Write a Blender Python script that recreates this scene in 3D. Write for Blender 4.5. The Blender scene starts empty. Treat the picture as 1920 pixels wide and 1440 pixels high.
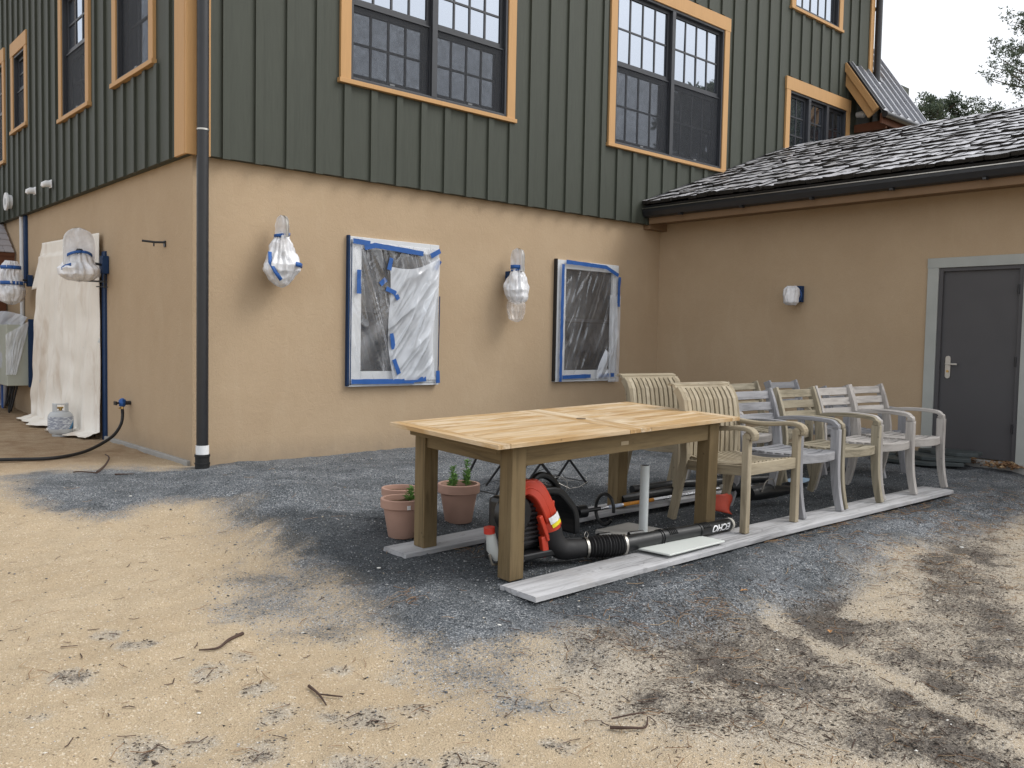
import bpy, bmesh, math, random
import numpy as np
from mathutils import Vector, Matrix, noise

random.seed(7)
rng = np.random.default_rng(7)
scene = bpy.context.scene
COL = scene.collection

# ------------------------------------------------------------------ camera
YAW, PITCH, ROLL = 0.7266, -0.0518, 0.0195
cam_data = bpy.data.cameras.new("camera")
cam = bpy.data.objects.new("camera", cam_data)
COL.objects.link(cam)
fw = Vector((math.sin(YAW) * math.cos(PITCH), math.cos(YAW) * math.cos(PITCH), math.sin(PITCH)))
rt = Vector((math.cos(YAW), -math.sin(YAW), 0))
up = rt.cross(fw)
r2 = rt * math.cos(ROLL) + up * math.sin(ROLL)
u2 = -rt * math.sin(ROLL) + up * math.cos(ROLL)
cam.matrix_world = Matrix(((r2.x, u2.x, -fw.x, -3.186), (r2.y, u2.y, -fw.y, -8.0605), (r2.z, u2.z, -fw.z, 1.24), (0, 0, 0, 1)))
cam_data.sensor_width = 36
cam_data.lens = 1643.36 / 1920 * 36
cam_data.clip_end = 1000
cam_data.clip_start = 0.05
scene.camera = cam

# ------------------------------------------------------------------ sky and sun (overcast)
SUN = Vector((0.42, -0.42, 0.66)).normalized()
world = bpy.data.worlds.new("World")
scene.world = world
world.use_nodes = True
wn, wl = world.node_tree.nodes, world.node_tree.links
wn.clear()
sky = wn.new("ShaderNodeTexSky")
sky.sky_type = 'NISHITA'
sky.sun_disc = False
sky.sun_elevation = math.asin(SUN.z)
sky.sun_rotation = math.atan2(SUN.x, SUN.y)
sky.air_density = 1.0
sky.dust_density = 4.0
hs = wn.new("ShaderNodeHueSaturation")
hs.inputs['Saturation'].default_value = 0.22
bg = wn.new("ShaderNodeBackground")
bg.inputs['Strength'].default_value = 0.15
wo = wn.new("ShaderNodeOutputWorld")
wl.new(sky.outputs[0], hs.inputs['Color'])
cloud = wn.new("ShaderNodeMix"); cloud.data_type = 'RGBA'
cloud.inputs[0].default_value = 0.62            # even cloud deck over the clear sky
cloud.inputs[7].default_value = (5.6, 5.75, 6.0, 1)
wl.new(hs.outputs[0], cloud.inputs[6])
wl.new(cloud.outputs[2], bg.inputs['Color'])
wl.new(bg.outputs[0], wo.inputs['Surface'])
sl = bpy.data.lights.new("sun", 'SUN')
sl.energy = 0.85
sl.angle = math.radians(28)
sl.color = (1.0, 0.97, 0.92)
so = bpy.data.objects.new("sun", sl)
COL.objects.link(so)
so.rotation_euler = SUN.to_track_quat('Z', 'Y').to_euler()
scene.view_settings.view_transform = 'Standard'
scene.view_settings.look = 'None'
scene.view_settings.exposure = 0.62
scene.view_settings.gamma = 1
scene.view_settings.use_curve_mapping = False

# ------------------------------------------------------------------ helpers: meshes
class MB:
    def __init__(s):
        s.v, s.f = [], []
    def add(s, vs, fs):
        b = len(s.v)
        s.v += [tuple(p) for p in vs]
        s.f += [tuple(i + b for i in f) for f in fs]
        return s
    def box(s, x0, x1, y0, y1, z0, z1, fn=None):
        x0, x1 = min(x0, x1), max(x0, x1); y0, y1 = min(y0, y1), max(y0, y1); z0, z1 = min(z0, z1), max(z0, z1)
        vs = [(x, y, z) for z in (z0, z1) for y in (y0, y1) for x in (x0, x1)]
        if fn: vs = [fn(*p) for p in vs]
        return s.add(vs, [(0, 2, 3, 1), (4, 5, 7, 6), (0, 1, 5, 4), (2, 6, 7, 3), (0, 4, 6, 2), (1, 3, 7, 5)])
    def obox(s, c, ax, ay, az, sx, sy, sz):
        c, ax, ay, az = Vector(c), Vector(ax).normalized(), Vector(ay).normalized(), Vector(az).normalized()
        return s.box(-sx / 2, sx / 2, -sy / 2, sy / 2, -sz / 2, sz / 2, lambda x, y, z: c + ax * x + ay * y + az * z)
    def bar(s, a, b, w, h, side=(0, 0, 1)):
        a, b = Vector(a), Vector(b)
        d = (b - a).normalized()
        sd = Vector(side)
        n = d.cross(sd)
        if n.length < 1e-4: n = d.cross(Vector((1, 0, 0)))
        n.normalize(); m = n.cross(d).normalized()
        return s.obox((a + b) / 2, d, n, m, (b - a).length, w, h)
    def tube(s, path, r, n=12, cap=True, squash=None):
        P = [Vector(p) for p in path]
        R = r if isinstance(r, (list, tuple)) else [r] * len(P)
        t0 = (P[1] - P[0]).normalized()
        a = t0.orthogonal().normalized()
        vs = []
        for i, p in enumerate(P):
            t = (P[min(i + 1, len(P) - 1)] - P[max(i - 1, 0)]).normalized()
            a = (a - t * a.dot(t)).normalized()
            b = t.cross(a)
            for k in range(n):
                q = 2 * math.pi * k / n
                vs.append(p + (a * math.cos(q) + b * math.sin(q)) * R[i])
        fs = [(i * n + k, i * n + (k + 1) % n, (i + 1) * n + (k + 1) % n, (i + 1) * n + k) for i in range(len(P) - 1) for k in range(n)]
        if cap:
            fs += [tuple(reversed(range(n))), tuple(range((len(P) - 1) * n, len(P) * n))]
        return s.add(vs, fs)
    def lathe(s, prof, c=(0, 0, 0), n=24, fn=None):
        # prof: (r, z) list
        c = Vector(c)
        vs, fs = [], []
        for r, z in prof:
            for k in range(n):
                q = 2 * math.pi * k / n
                vs.append(c + Vector((r * math.cos(q), r * math.sin(q), z)))
        m = len(prof)
        for i in range(m - 1):
            for k in range(n):
                fs.append((i * n + k, i * n + (k + 1) % n, (i + 1) * n + (k + 1) % n, (i + 1) * n + k))
        fs.append(tuple(reversed(range(n)))); fs.append(tuple(range((m - 1) * n, m * n)))
        if fn: vs = [fn(v) for v in vs]
        return s.add(vs, fs)
    def sweep(s, path, sizes, side=(1, 0, 0)):
        # rectangular section swept along a path lying across `side`; sizes (w along side, h across)
        P = [Vector(p) for p in path]; sd = Vector(side).normalized()
        Z = sizes if isinstance(sizes, list) else [sizes] * len(P)
        vs = []
        for i, p in enumerate(P):
            t = (P[min(i + 1, len(P) - 1)] - P[max(i - 1, 0)]).normalized()
            n = t.cross(sd).normalized()
            w, h = Z[i]
            for a, b in ((-1, -1), (1, -1), (1, 1), (-1, 1)):
                vs.append(p + sd * (a * w / 2) + n * (b * h / 2))
        fs = [(i * 4 + k, i * 4 + (k + 1) % 4, (i + 1) * 4 + (k + 1) % 4, (i + 1) * 4 + k) for i in range(len(P) - 1) for k in range(4)]
        fs += [(3, 2, 1, 0), tuple((len(P) - 1) * 4 + k for k in range(4))]
        return s.add(vs, fs)
    def prism(s, poly, fn, a, b):
        # poly list of 2D; fn(u,v,w)->3D
        n = len(poly)
        vs = [fn(u, v, a) for u, v in poly] + [fn(u, v, b) for u, v in poly]
        fs = [tuple(range(n)), tuple(reversed(range(n, 2 * n)))] + [(i, i + n, (i + 1) % n + n, (i + 1) % n) for i in range(n)]
        return s.add(vs, fs)
    def grid(s, nu, nv, fn):
        vs = [fn(i / (nu - 1), j / (nv - 1)) for j in range(nv) for i in range(nu)]
        fs = [(j * nu + i, j * nu + i + 1, (j + 1) * nu + i + 1, (j + 1) * nu + i) for j in range(nv - 1) for i in range(nu - 1)]
        return s.add(vs, fs)
    def mesh(s, name):
        me = bpy.data.meshes.new(name)
        me.from_pydata(s.v, [], s.f)
        bm = bmesh.new(); bm.from_mesh(me)
        bmesh.ops.recalc_face_normals(bm, faces=bm.faces)
        bm.to_mesh(me); bm.free()
        return me
    def build(s, name, mat, parent=None, smooth=False, bevel=0, loc=None, thick=0):
        me = s.mesh(name)
        return link(name, me, mat, parent, smooth, bevel, loc, thick)

def link(name, me, mat, parent=None, smooth=False, bevel=0, loc=None, thick=0):
    if mat is not None and not me.materials: me.materials.append(mat)
    if smooth:
        me.polygons.foreach_set('use_smooth', [True] * len(me.polygons))
        if smooth != 'all':
            try: me.set_sharp_from_angle(angle=math.radians(35))
            except Exception: pass
    o = bpy.data.objects.new(name, me)
    COL.objects.link(o)
    if parent: o.parent = parent
    if loc: o.location = loc
    if bevel:
        m = o.modifiers.new("bevel", 'BEVEL'); m.width = bevel; m.segments = 2; m.limit_method = 'ANGLE'; m.angle_limit = math.radians(40)
    if thick:
        m = o.modifiers.new("solid", 'SOLIDIFY'); m.thickness = thick; m.offset = 0
    return o

def tag(o, label=None, cat=None, group=None, kind=None):
    if label: o['label'] = label
    if cat: o['category'] = cat
    if group: o['group'] = group
    if kind: o['kind'] = kind
    return o

def thing(name, label, cat, loc=(0, 0, 0), rz=0, group=None):
    o = bpy.data.objects.new(name, None)
    o.empty_display_size = 0.1
    COL.objects.link(o)
    o.location = loc; o.rotation_euler = (0, 0, rz)
    return tag(o, label, cat, group)

def copy_tree(o, parent=None):
    c = o.copy(); COL.objects.link(c)
    if parent: c.parent = parent
    for ch in list(o.children): copy_tree(ch, c)
    return c

# ------------------------------------------------------------------ helpers: materials
class NT:
    def __init__(s, name):
        s.m = bpy.data.materials.new(name); s.m.use_nodes = True
        s.t = s.m.node_tree; s.t.nodes.clear()
        s.out = s.n('ShaderNodeOutputMaterial')
    def n(s, t, **k):
        nd = s.t.nodes.new(t)
        for a, b in k.items(): setattr(nd, a, b)
        return nd
    def l(s, a, b): s.t.links.new(a, b)
    def coord(s, scale=(1, 1, 1), kind='Object'):
        tc = s.n('ShaderNodeTexCoord'); mp = s.n('ShaderNodeMapping')
        mp.inputs['Scale'].default_value = scale
        s.l(tc.outputs[kind], mp.inputs['Vector'])
        return mp.outputs[0]
    def rand_coord(s, scale=(1, 1, 1)):
        tc = s.n('ShaderNodeTexCoord'); oi = s.n('ShaderNodeObjectInfo')
        mu = s.n('ShaderNodeMath', operation='MULTIPLY'); mu.inputs[1].default_value = 37.0
        s.l(oi.outputs['Random'], mu.inputs[0])
        ad = s.n('ShaderNodeVectorMath', operation='ADD')
        s.l(tc.outputs['Object'], ad.inputs[0]); s.l(mu.outputs[0], ad.inputs[1])
        mp = s.n('ShaderNodeMapping'); mp.inputs['Scale'].default_value = scale
        s.l(ad.outputs[0], mp.inputs['Vector'])
        return mp.outputs[0]
    def noise(s, vec, scale, detail=4, rough=.55, dist=0):
        n = s.n('ShaderNodeTexNoise'); n.inputs['Scale'].default_value = scale
        n.inputs['Detail'].default_value = detail; n.inputs['Roughness'].default_value = rough; n.inputs['Distortion'].default_value = dist
        if vec is not None: s.l(vec, n.inputs['Vector'])
        return n.outputs['Fac']
    def voro(s, vec, scale, feature='F1', out='Distance'):
        n = s.n('ShaderNodeTexVoronoi', feature=feature); n.inputs['Scale'].default_value = scale
        if vec is not None: s.l(vec, n.inputs['Vector'])
        return n.outputs[out]
    def ramp(s, fac, stops, interp='LINEAR'):
        r = s.n('ShaderNodeValToRGB'); r.color_ramp.interpolation = interp
        e = r.color_ramp.elements
        while len(e) > 1: e.remove(e[-1])
        e[0].position = stops[0][0]; e[0].color = (*stops[0][1], 1) if isinstance(stops[0][1], tuple) else (stops[0][1],) * 3 + (1,)
        for p, c in stops[1:]:
            x = e.new(p); x.color = (*c, 1) if isinstance(c, tuple) else (c,) * 3 + (1,)
        s.l(fac, r.inputs[0])
        return r.outputs[0]
    def mix(s, fac, a, b, mode='MIX'):
        m = s.n('ShaderNodeMix', data_type='RGBA', blend_type=mode)
        for sock, v in ((m.inputs[0], fac), (m.inputs[6], a), (m.inputs[7], b)):
            if isinstance(v, (int, float)): sock.default_value = v
            elif isinstance(v, tuple): sock.default_value = (*v, 1)
            else: s.l(v, sock)
        return m.outputs[2]
    def math(s, op, a, b=None, clamp=False):
        m = s.n('ShaderNodeMath', operation=op, use_clamp=clamp)
        for i, v in enumerate((a, b)):
            if v is None: continue
            if isinstance(v, (int, float)): m.inputs[i].default_value = v
            else: s.l(v, m.inputs[i])
        return m.outputs[0]
    def bump(s, h, strength=.3, dist=.01):
        b = s.n('ShaderNodeBump'); b.inputs['Strength'].default_value = strength; b.inputs['Distance'].default_value = dist
        s.l(h, b.inputs['Height']); return b.outputs[0]
    def bsdf(s, color, rough=.8, spec=.5, metal=0, normal=None, **k):
        p = s.n('ShaderNodeBsdfPrincipled')
        for sock, v in (('Base Color', color), ('Roughness', rough), ('Specular IOR Level', spec), ('Metallic', metal)):
            if isinstance(v, (int, float)): p.inputs[sock].default_value = v
            elif isinstance(v, tuple): p.inputs[sock].default_value = (*v, 1)
            else: s.l(v, p.inputs[sock])
        for a, b in k.items():
            p.inputs[a.replace('_', ' ')].default_value = b
        if normal is not None: s.l(normal, p.inputs['Normal'])
        return p.outputs[0]
    def done(s, sh):
        s.l(sh, s.out.inputs['Surface']); return s.m

def simple(name, col, rough=.6, spec=.5, metal=0, var=.12, scale=6, bump=.0, bscale=60):
    t = NT(name)
    v = t.rand_coord()
    n1 = t.noise(v, scale, 5)
    c = t.mix(t.math('MULTIPLY', n1, 1.0), tuple(x * (1 - var) for x in col), tuple(min(1, x * (1 + var)) for x in col))
    nm = t.bump(t.noise(v, bscale, 4), bump, .004) if bump else None
    ro = t.ramp(t.noise(v, scale * 3, 4), [(.3, max(0, rough - .08)), (.7, min(1, rough + .08))])
    return t.done(t.bsdf(c, ro, spec, metal, nm))

def mat_stucco():
    t = NT('stucco'); v = t.coord()
    big = t.noise(v, .9, 5, .6); mid = t.noise(v, 4.5, 5, .6, .6); fine = t.noise(v, 90, 4, .7); st = t.noise(t.coord((1.2, 1.2, .35)), 3, 5, .6, 1)
    c = t.mix(t.ramp(big, [(.3, 0.), (.7, 1.)]), (.428, .318, .208), (.482, .367, .246))
    c = t.mix(t.ramp(mid, [(.35, 0.), (.75, .22)]), c, (.42, .31, .19))
    sp = t.n('ShaderNodeSeparateXYZ'); t.l(v, sp.inputs[0])
    foot = t.math('MULTIPLY', t.ramp(sp.outputs[2], [(.0, 1.), (.22, 0.)]), t.noise(v, 9, 5, .7))
    c = t.mix(foot, c, (.27, .22, .165))
    c = t.mix(t.ramp(st, [(.55, 0.), (.8, .16)]), c, (.56, .46, .33))
    c = t.mix(t.ramp(fine, [(.35, .12), (.6, 0.)]), c, (.25, .17, .10))
    scr = t.voro(t.coord((1, 1, 3)), 3.2, 'DISTANCE_TO_EDGE')
    h = t.math('ADD', t.math('MULTIPLY', fine, .5), t.math('MULTIPLY', t.noise(v, 14, 5, .6, 1.5), .9))
    h = t.math('ADD', h, t.math('MULTIPLY', mid, 1.2))
    return t.done(t.bsdf(c, .9, .25, 0, t.bump(h, .32, .012)))

def mat_paint(name, col, grain=.08):
    t = NT(name); v = t.rand_coord((14, 14, 1.1)); w = t.coord((1, 1, .25))
    g = t.noise(v, 3.2, 6, .6)
    d = t.noise(w, 1.3, 5, .65)
    c = t.mix(t.ramp(g, [(.3, 0.), (.7, 1.)]), tuple(x * (1 - grain) for x in col), tuple(x * (1 + grain) for x in col))
    c = t.mix(t.ramp(d, [(.4, 0.), (.8, .18)]), c, tuple(x * 1.35 + .01 for x in col))
    return t.done(t.bsdf(c, .62, .35, 0, t.bump(g, .12, .004)))

_wood = {}
def wood(tone, axis):
    k = (tone, axis)
    if k in _wood: return _wood[k]
    cols = {'grey': ((.10, .10, .105), (.28, .28, .295), (.47, .47, .485)),
            'yellow': ((.11, .095, .06), (.30, .262, .19), (.43, .39, .305)),
            'silver': ((.17, .155, .145), (.42, .395, .37), (.56, .535, .51)),
            'tan': ((.12, .092, .06), (.335, .28, .19), (.52, .46, .35)),
            'leg': ((.075, .052, .026), (.175, .125, .062), (.24, .18, .098)),
            'board': ((.16, .16, .16), (.40, .40, .41), (.55, .55, .56)),
            'top': ((.27, .16, .07), (.47, .305, .14), (.64, .54, .395))}[tone]
    t = NT('wood_' + tone)
    sc = [26, 26, 26]; sc['xyz'.index(axis)] = 1.6
    v = t.rand_coord(tuple(sc))
    g = t.noise(v, 1.5, 7, .65, .6)
    sc2 = [7, 7, 7]; sc2['xyz'.index(axis)] = 1.5
    b = t.noise(t.rand_coord(tuple(sc2)), 1.2, 5, .6, .5)
    c = t.mix(t.ramp(g, [(.34, 0.), (.58, 1.)]), cols[0], cols[1])
    if tone == 'top':
        c = t.mix(t.ramp(b, [(.42, 0.), (.58, .9)]), c, cols[2])
        c = t.mix(t.ramp(g, [(.32, .6), (.5, 0.)]), c, (.27, .17, .08))
        rf = .6
    else:
        c = t.mix(t.ramp(b, [(.35, 0.), (.7, .75)]), c, cols[2])
        rf = .85
    oi = t.n('ShaderNodeObjectInfo')
    c = t.mix(t.ramp(oi.outputs['Random'], [(0, .0), (1, .6)]), c, tuple(x * (.74 if tone != 'top' else .95) for x in cols[1]))
    if tone == 'board':
        c = t.mix(t.ramp(t.noise(t.coord((5, 9, 9)), 1.3, 5, .7, .8), [(.60, 0.), (.72, .75)]), c, (.15, .15, .15))
        c = t.mix(t.ramp(t.noise(t.coord((3, 3, 3)), 1.3, 4, .7), [(.55, 0.), (.75, .5)]), c, (.30, .28, .25))
    # dark knots and weather spots
    k2 = t.voro(t.rand_coord((3, 3, 3)), 3, 'F1')
    c = t.mix(t.ramp(k2, [(.02, .55), (.09, 0.)]), c, tuple(x * .5 for x in cols[0]))
    m = t.done(t.bsdf(c, rf, .3, 0, t.bump(g, .35, .003)))
    _wood[k] = m
    return m

def mat_glass():
    t = NT('window_glass'); v = t.rand_coord()
    w = t.noise(v, 1.6, 2, .5)
    nm = t.bump(w, .05, .02)
    d = t.bsdf((.014, .017, .022), .35, .3)
    g = t.n('ShaderNodeBsdfGlossy'); g.inputs['Color'].default_value = (.80, .88, 1, 1); g.inputs['Roughness'].default_value = .015
    t.l(nm, g.inputs['Normal'])
    lw = t.n('ShaderNodeLayerWeight'); lw.inputs['Blend'].default_value = .35
    f = t.math('ADD', t.math('MULTIPLY', lw.outputs['Fresnel'], .9), .38, True)
    mx = t.n('ShaderNodeMixShader'); t.l(f, mx.inputs[0]); t.l(d, mx.inputs[1]); t.l(g.outputs[0], mx.inputs[2])
    return t.done(mx.outputs[0])

def mat_low_glass():
    t = NT('shaded_window_glass')
    return t.done(t.bsdf((.030, .034, .040), .12, .6))

def mat_screen():
    t = NT('insect_screen')
    v = t.coord((1, 1, 1))
    w = t.noise(v, 14, 3, .6, 1.2)
    d = t.bsdf((.022, .026, .034), .6, .4)
    tr = t.n('ShaderNodeBsdfTransparent')
    mx = t.n('ShaderNodeMixShader'); t.l(t.ramp(w, [(.35, .30), (.65, .42)]), mx.inputs[0]); t.l(tr.outputs[0], mx.inputs[1]); t.l(d, mx.inputs[2])
    return t.done(mx.outputs[0])

def mat_plastic(name, lo, hi, stretch=(10, 10, .9), rot=0.0, tint=(.80, .82, .86), line_w=.35, seg=3.0, bmp=.5):
    """thin film: doubled layers turn it milky, crease highlights painted as white streaks"""
    t = NT(name)
    tc = t.n('ShaderNodeTexCoord')
    m1 = t.n('ShaderNodeMapping'); m1.inputs['Rotation'].default_value = (0, rot, 0); t.l(tc.outputs['Object'], m1.inputs['Vector'])
    m2 = t.n('ShaderNodeMapping'); m2.inputs['Scale'].default_value = stretch; t.l(m1.outputs[0], m2.inputs['Vector'])
    r1 = t.noise(m2.outputs[0], 1.0, 2.0, .4, .35)
    rid = t.math('ABSOLUTE', t.math('SUBTRACT', r1, .5))
    line = t.ramp(rid, [(0, 1.), (.012, .35), (.04, 0.)])  # opaque white streaks standing for highlights along the creases
    body_v = t.rand_coord((1, 1, .8))
    r2 = t.noise(body_v, seg, 3, .5, .5)
    line = t.math('MULTIPLY', line, t.ramp(t.noise(body_v, 2.2, 2, .5), [(.42, .12), (.62, 1.)]))
    body = t.ramp(r2, [(.40, lo), (.66, hi)])
    fac = t.math('ADD', body, t.math('MULTIPLY', line, line_w), True)
    h = t.math('ADD', t.math('MULTIPLY', rid, -1.0), t.math('MULTIPLY', r2, .8))
    nm = t.bump(h, bmp, .05)
    d = t.bsdf(tint, .35, .5, 0, nm)
    g = t.n('ShaderNodeBsdfGlossy'); g.inputs['Roughness'].default_value = .14; g.inputs['Color'].default_value = (1, 1, 1, 1); t.l(nm, g.inputs['Normal'])
    tr = t.n('ShaderNodeBsdfTransparent')
    m0 = t.n('ShaderNodeMixShader'); m0.inputs[0].default_value = .09; t.l(tr.outputs[0], m0.inputs[1]); t.l(g.outputs[0], m0.inputs[2])
    mx = t.n('ShaderNodeMixShader'); t.l(fac, mx.inputs[0]); t.l(m0.outputs[0], mx.inputs[1]); t.l(d, mx.inputs[2])
    return t.done(mx.outputs[0])

def mat_shake_end_shade():
    t = NT('cedar_shake_end_shade')  # near-black ends and sides: shade of the shake gaps put into colour
    g = t.noise(t.rand_coord((6, 30, 6)), 3, 4, .6)
    return t.done(t.bsdf(t.mix(g, (.012, .011, .010), (.05, .046, .042)), .9, .1))

def mat_shake():
    t = NT('cedar_shake'); v = t.rand_coord((2, 26, 20))
    g = t.noise(v, 2, 6, .65, .4)
    oi = t.n('ShaderNodeObjectInfo'); gi = t.n('ShaderNodeNewGeometry')
    r = t.math('FRACT', t.math('ADD', oi.outputs['Random'], gi.outputs['Random Per Island']))
    c = t.mix(t.ramp(g, [(.3, 0.), (.6, 1.)]), (.14, .138, .14), (.46, .455, .47))
    c = t.mix(t.ramp(r, [(.1, .0), (.9, .85)]), c, (.52, .52, .55))
    c = t.mix(t.ramp(t.math('FRACT', t.math('MULTIPLY', r, 7.3)), [(.90, 0.), (.94, .8)]), c, (.05, .048, .046))
    return t.done(t.bsdf(c, .42, .75, 0, t.bump(g, .4, .006)))

def mat_cloth():
    t = NT('canvas_drop_cloth'); v = t.coord()
    a = t.noise(t.coord((1, 1, .5)), 2.0, 5, .6, .8); b = t.noise(v, 5, 5, .7)
    c = t.mix(t.ramp(a, [(.35, 0.), (.7, 1.)]), (.84, .80, .73), (.74, .69, .61))
    c = t.mix(t.ramp(t.noise(t.coord((1, 1.4, .55)), 1.7, 4, .65, .5), [(.54, 0.), (.70, .55)]), c, (.48, .37, .27))
    c = t.mix(t.ramp(b, [(.68, 0.), (.72, .5)]), c, (.30, .42, .50))
    return t.done(t.bsdf(c, .95, .1, 0, t.bump(t.noise(v, 60, 3), .15, .003), Sheen_Weight=.1))

def mat_ground():
    t = NT('ground_surface')
    v = t.coord((1, 1, 0))
    g = t.n('ShaderNodeAttribute', attribute_name='gravel').outputs['Fac']
    s_ = t.n('ShaderNodeAttribute', attribute_name='soil').outputs['Fac']
    dk = t.n('ShaderNodeAttribute', attribute_name='damp').outputs['Fac']
    n_big = t.noise(v, .8, 5, .6); n_mid = t.noise(v, 5, 6, .65, .4); n_f = t.noise(v, 62, 5, .72); n_ff = t.noise(v, 170, 3, .7)
    vc = t.voro(v, 150, 'F1', 'Color'); vd = t.voro(v, 150, 'F1', 'Distance')
    vcs = t.n('ShaderNodeSeparateColor'); t.l(vc, vcs.inputs[0])
    vr, vg = vcs.outputs[0], vcs.outputs[1]
    # sand
    sand = t.mix(t.ramp(n_big, [(.3, 0.), (.7, 1.)]), (.455, .355, .235), (.545, .44, .305))
    sand = t.mix(t.ramp(n_mid, [(.4, 0.), (.75, .45)]), sand, (.41, .31, .195))
    sand = t.mix(t.ramp(vr, [(.88, 0.), (.92, .4)]), sand, (.24, .18, .12))
    sand = t.mix(t.ramp(vg, [(.93, 0.), (.95, .5)]), sand, (.80, .72, .58))
    sand = t.mix(t.ramp(t.noise(t.coord((1, 1.6, 0)), 60, 4, .75), [(.30, .6), (.42, 0.)]), sand, (.17, .12, .07))
    # reworked brown sand further back
    sand = t.mix(t.math('MULTIPLY', dk, t.ramp(n_mid, [(.3, .95), (.65, .35)])), sand, (.23, .14, .075))
    # blue-grey stone dust
    gra = t.ramp(vr, [(0, (.06, .067, .074)), (.45, (.135, .147, .16)), (.8, (.225, .238, .25)), (.95, (.42, .43, .44))])
    gra = t.mix(t.ramp(t.noise(t.coord((1, 1.5, 0)), 2.2, 5, .65, .6), [(.36, .60), (.60, 0.)]), gra, (.045, .052, .057))
    gra = t.mix(t.ramp(t.noise(v, 1.6, 5, .65, .3), [(.52, 0.), (.72, .45)]), gra, (.24, .25, .265))
    wet_shade = t.n('ShaderNodeAttribute', attribute_name='wet_shade').outputs['Fac']  # damp dark gravel, with the shade under the furniture painted in
    gra = t.mix(t.ramp(t.math('ADD', wet_shade, t.math('MULTIPLY', t.math('SUBTRACT', n_mid, .5), .9)), [(.35, 0.), (.75, .72)]), gra, t.mix(vr, (.022, .026, .029), (.075, .082, .088)))
    # dark organic soil over pale grey sand
    base = t.mix(t.ramp(n_f, [(.35, 0.), (.65, 1.)]), (.37, .32, .25), (.52, .455, .365))
    base = t.mix(t.ramp(vg, [(.90, 0.), (.94, .6)]), base, (.7, .66, .58))
    peat = t.mix(vr, (.030, .027, .026), (.14, .122, .108))
    th = t.math('ADD', t.math('MULTIPLY', n_f, .62), t.math('ADD', t.math('MULTIPLY', n_mid, .42), t.math('MULTIPLY', n_ff, .42)))
    cover = t.ramp(t.math('ADD', th, t.math('MULTIPLY', t.math('SUBTRACT', .90, s_), .40)), [(.635, .88), (.80, .05)])
    soil = t.mix(cover, base, peat)
    e1 = t.math('ADD', t.math('MULTIPLY', t.math('SUBTRACT', n_mid, .5), 1.0), t.math('MULTIPLY', t.math('SUBTRACT', vr, .5), .75))
    e1 = t.math('ADD', e1, t.math('MULTIPLY', t.math('SUBTRACT', n_f, .5), .8))
    ms = t.math('ADD', t.math('MULTIPLY', t.ramp(t.math('ADD', s_, t.math('MULTIPLY', e1, .8)), [(.34, 0.), (.62, 1.)]), .6), t.math('MULTIPLY', t.ramp(s_, [(.1, 0.), (.8, 1.)]), .4), True)
    mg = t.math('ADD', t.math('MULTIPLY', t.ramp(t.math('ADD', g, t.math('MULTIPLY', e1, .72)), [(.38, 0.), (.58, 1.)]), .6), t.math('MULTIPLY', t.ramp(g, [(.08, 0.), (.85, 1.)]), .4), True)
    c = t.mix(ms, sand, soil); c = t.mix(mg, c, gra)
    h = t.math('ADD', t.math('MULTIPLY', n_f, .8), t.math('MULTIPLY', vd, .5))
    h = t.math('ADD', h, t.math('MULTIPLY', n_mid, 1.6))
    return t.done(t.bsdf(c, .96, .15, 0, t.bump(h, .75, .016)))

def mat_island(name, stops, rough=.9):
    t = NT(name); gi = t.n('ShaderNodeNewGeometry')
    return t.done(t.bsdf(t.ramp(gi.outputs['Random Per Island'], stops), rough, .25))

def mat_foliage(name, a, b):
    t = NT(name); gi = t.n('ShaderNodeNewGeometry')
    c = t.mix(gi.outputs['Random Per Island'], a, b)
    d = t.bsdf(c, .7, .3)
    tl = t.n('ShaderNodeBsdfTranslucent'); t.l(c, tl.inputs[0])
    mx = t.n('ShaderNodeMixShader'); mx.inputs[0].default_value = .25; t.l(d, mx.inputs[1]); t.l(tl.outputs[0], mx.inputs[2])
    return t.done(mx.outputs[0])

STUCCO = mat_stucco()
GREEN = mat_paint('green_siding_paint', (.051, .058, .045), .10)
TRIM = mat_paint('ochre_trim_paint', (.50, .292, .125), .05)
SASH = simple('dark_bronze_sash', (.030, .033, .040), .45, .5, 0, .1)
GLASS = mat_glass(); GLASS_LOW = mat_low_glass()
SCREEN = mat_screen()
LATCH = simple('grey_latch', (.16, .17, .18), .5)
ROOM = simple('room_dark', (.012, .012, .014), .9)
BLACK = simple('black_metal', (.018, .019, .022), .38, .5, 0, .15, 5, .05)
BLACKP = simple('black_plastic', (.008, .009, .010), .38, .5, 0, .2, 12, .1, 90)
RUBBER = simple('black_rubber', (.014, .014, .015), .6, .4, 0, .2)
WHITE = simple('white_plastic', (.78, .79, .80), .4)
PVC = simple('grey_pvc', (.50, .53, .53), .45, .5, 0, .06, 8)
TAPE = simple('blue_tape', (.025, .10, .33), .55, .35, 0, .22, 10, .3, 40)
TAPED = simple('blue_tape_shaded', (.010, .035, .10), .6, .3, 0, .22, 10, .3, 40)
GREYTRIM = simple('pale_grey_board', (.38, .395, .375), .7, .3, 0, .16, 3.5, .15, 30)
DOORM = simple('charcoal_door_paint', (.072, .070, .074), .5, .4, 0, .05, 2)
STEEL = simple('brushed_steel', (.50, .48, .44), .35, .5, 1, .1)
ALU = simple('aluminium_shaft', (.62, .63, .65), .3, .5, 1, .1)
BRASS = simple('brass', (.55, .36, .13), .35, .5, 1, .1)
REDC = simple('red_cap_plastic', (.42, .03, .018), .4, .5, 0, .12, 9)
RED = simple('orange_red_plastic', (.46, .042, .018), .38, .5, 0, .12, 9, .05)
REDD = simple('dusty_orange_guard', (.42, .05, .022), .55, .4, 0, .3, 14)
TERRA = simple('terracotta', (.39, .245, .19), .85, .2, 0, .16, 7, .2, 70)
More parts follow.
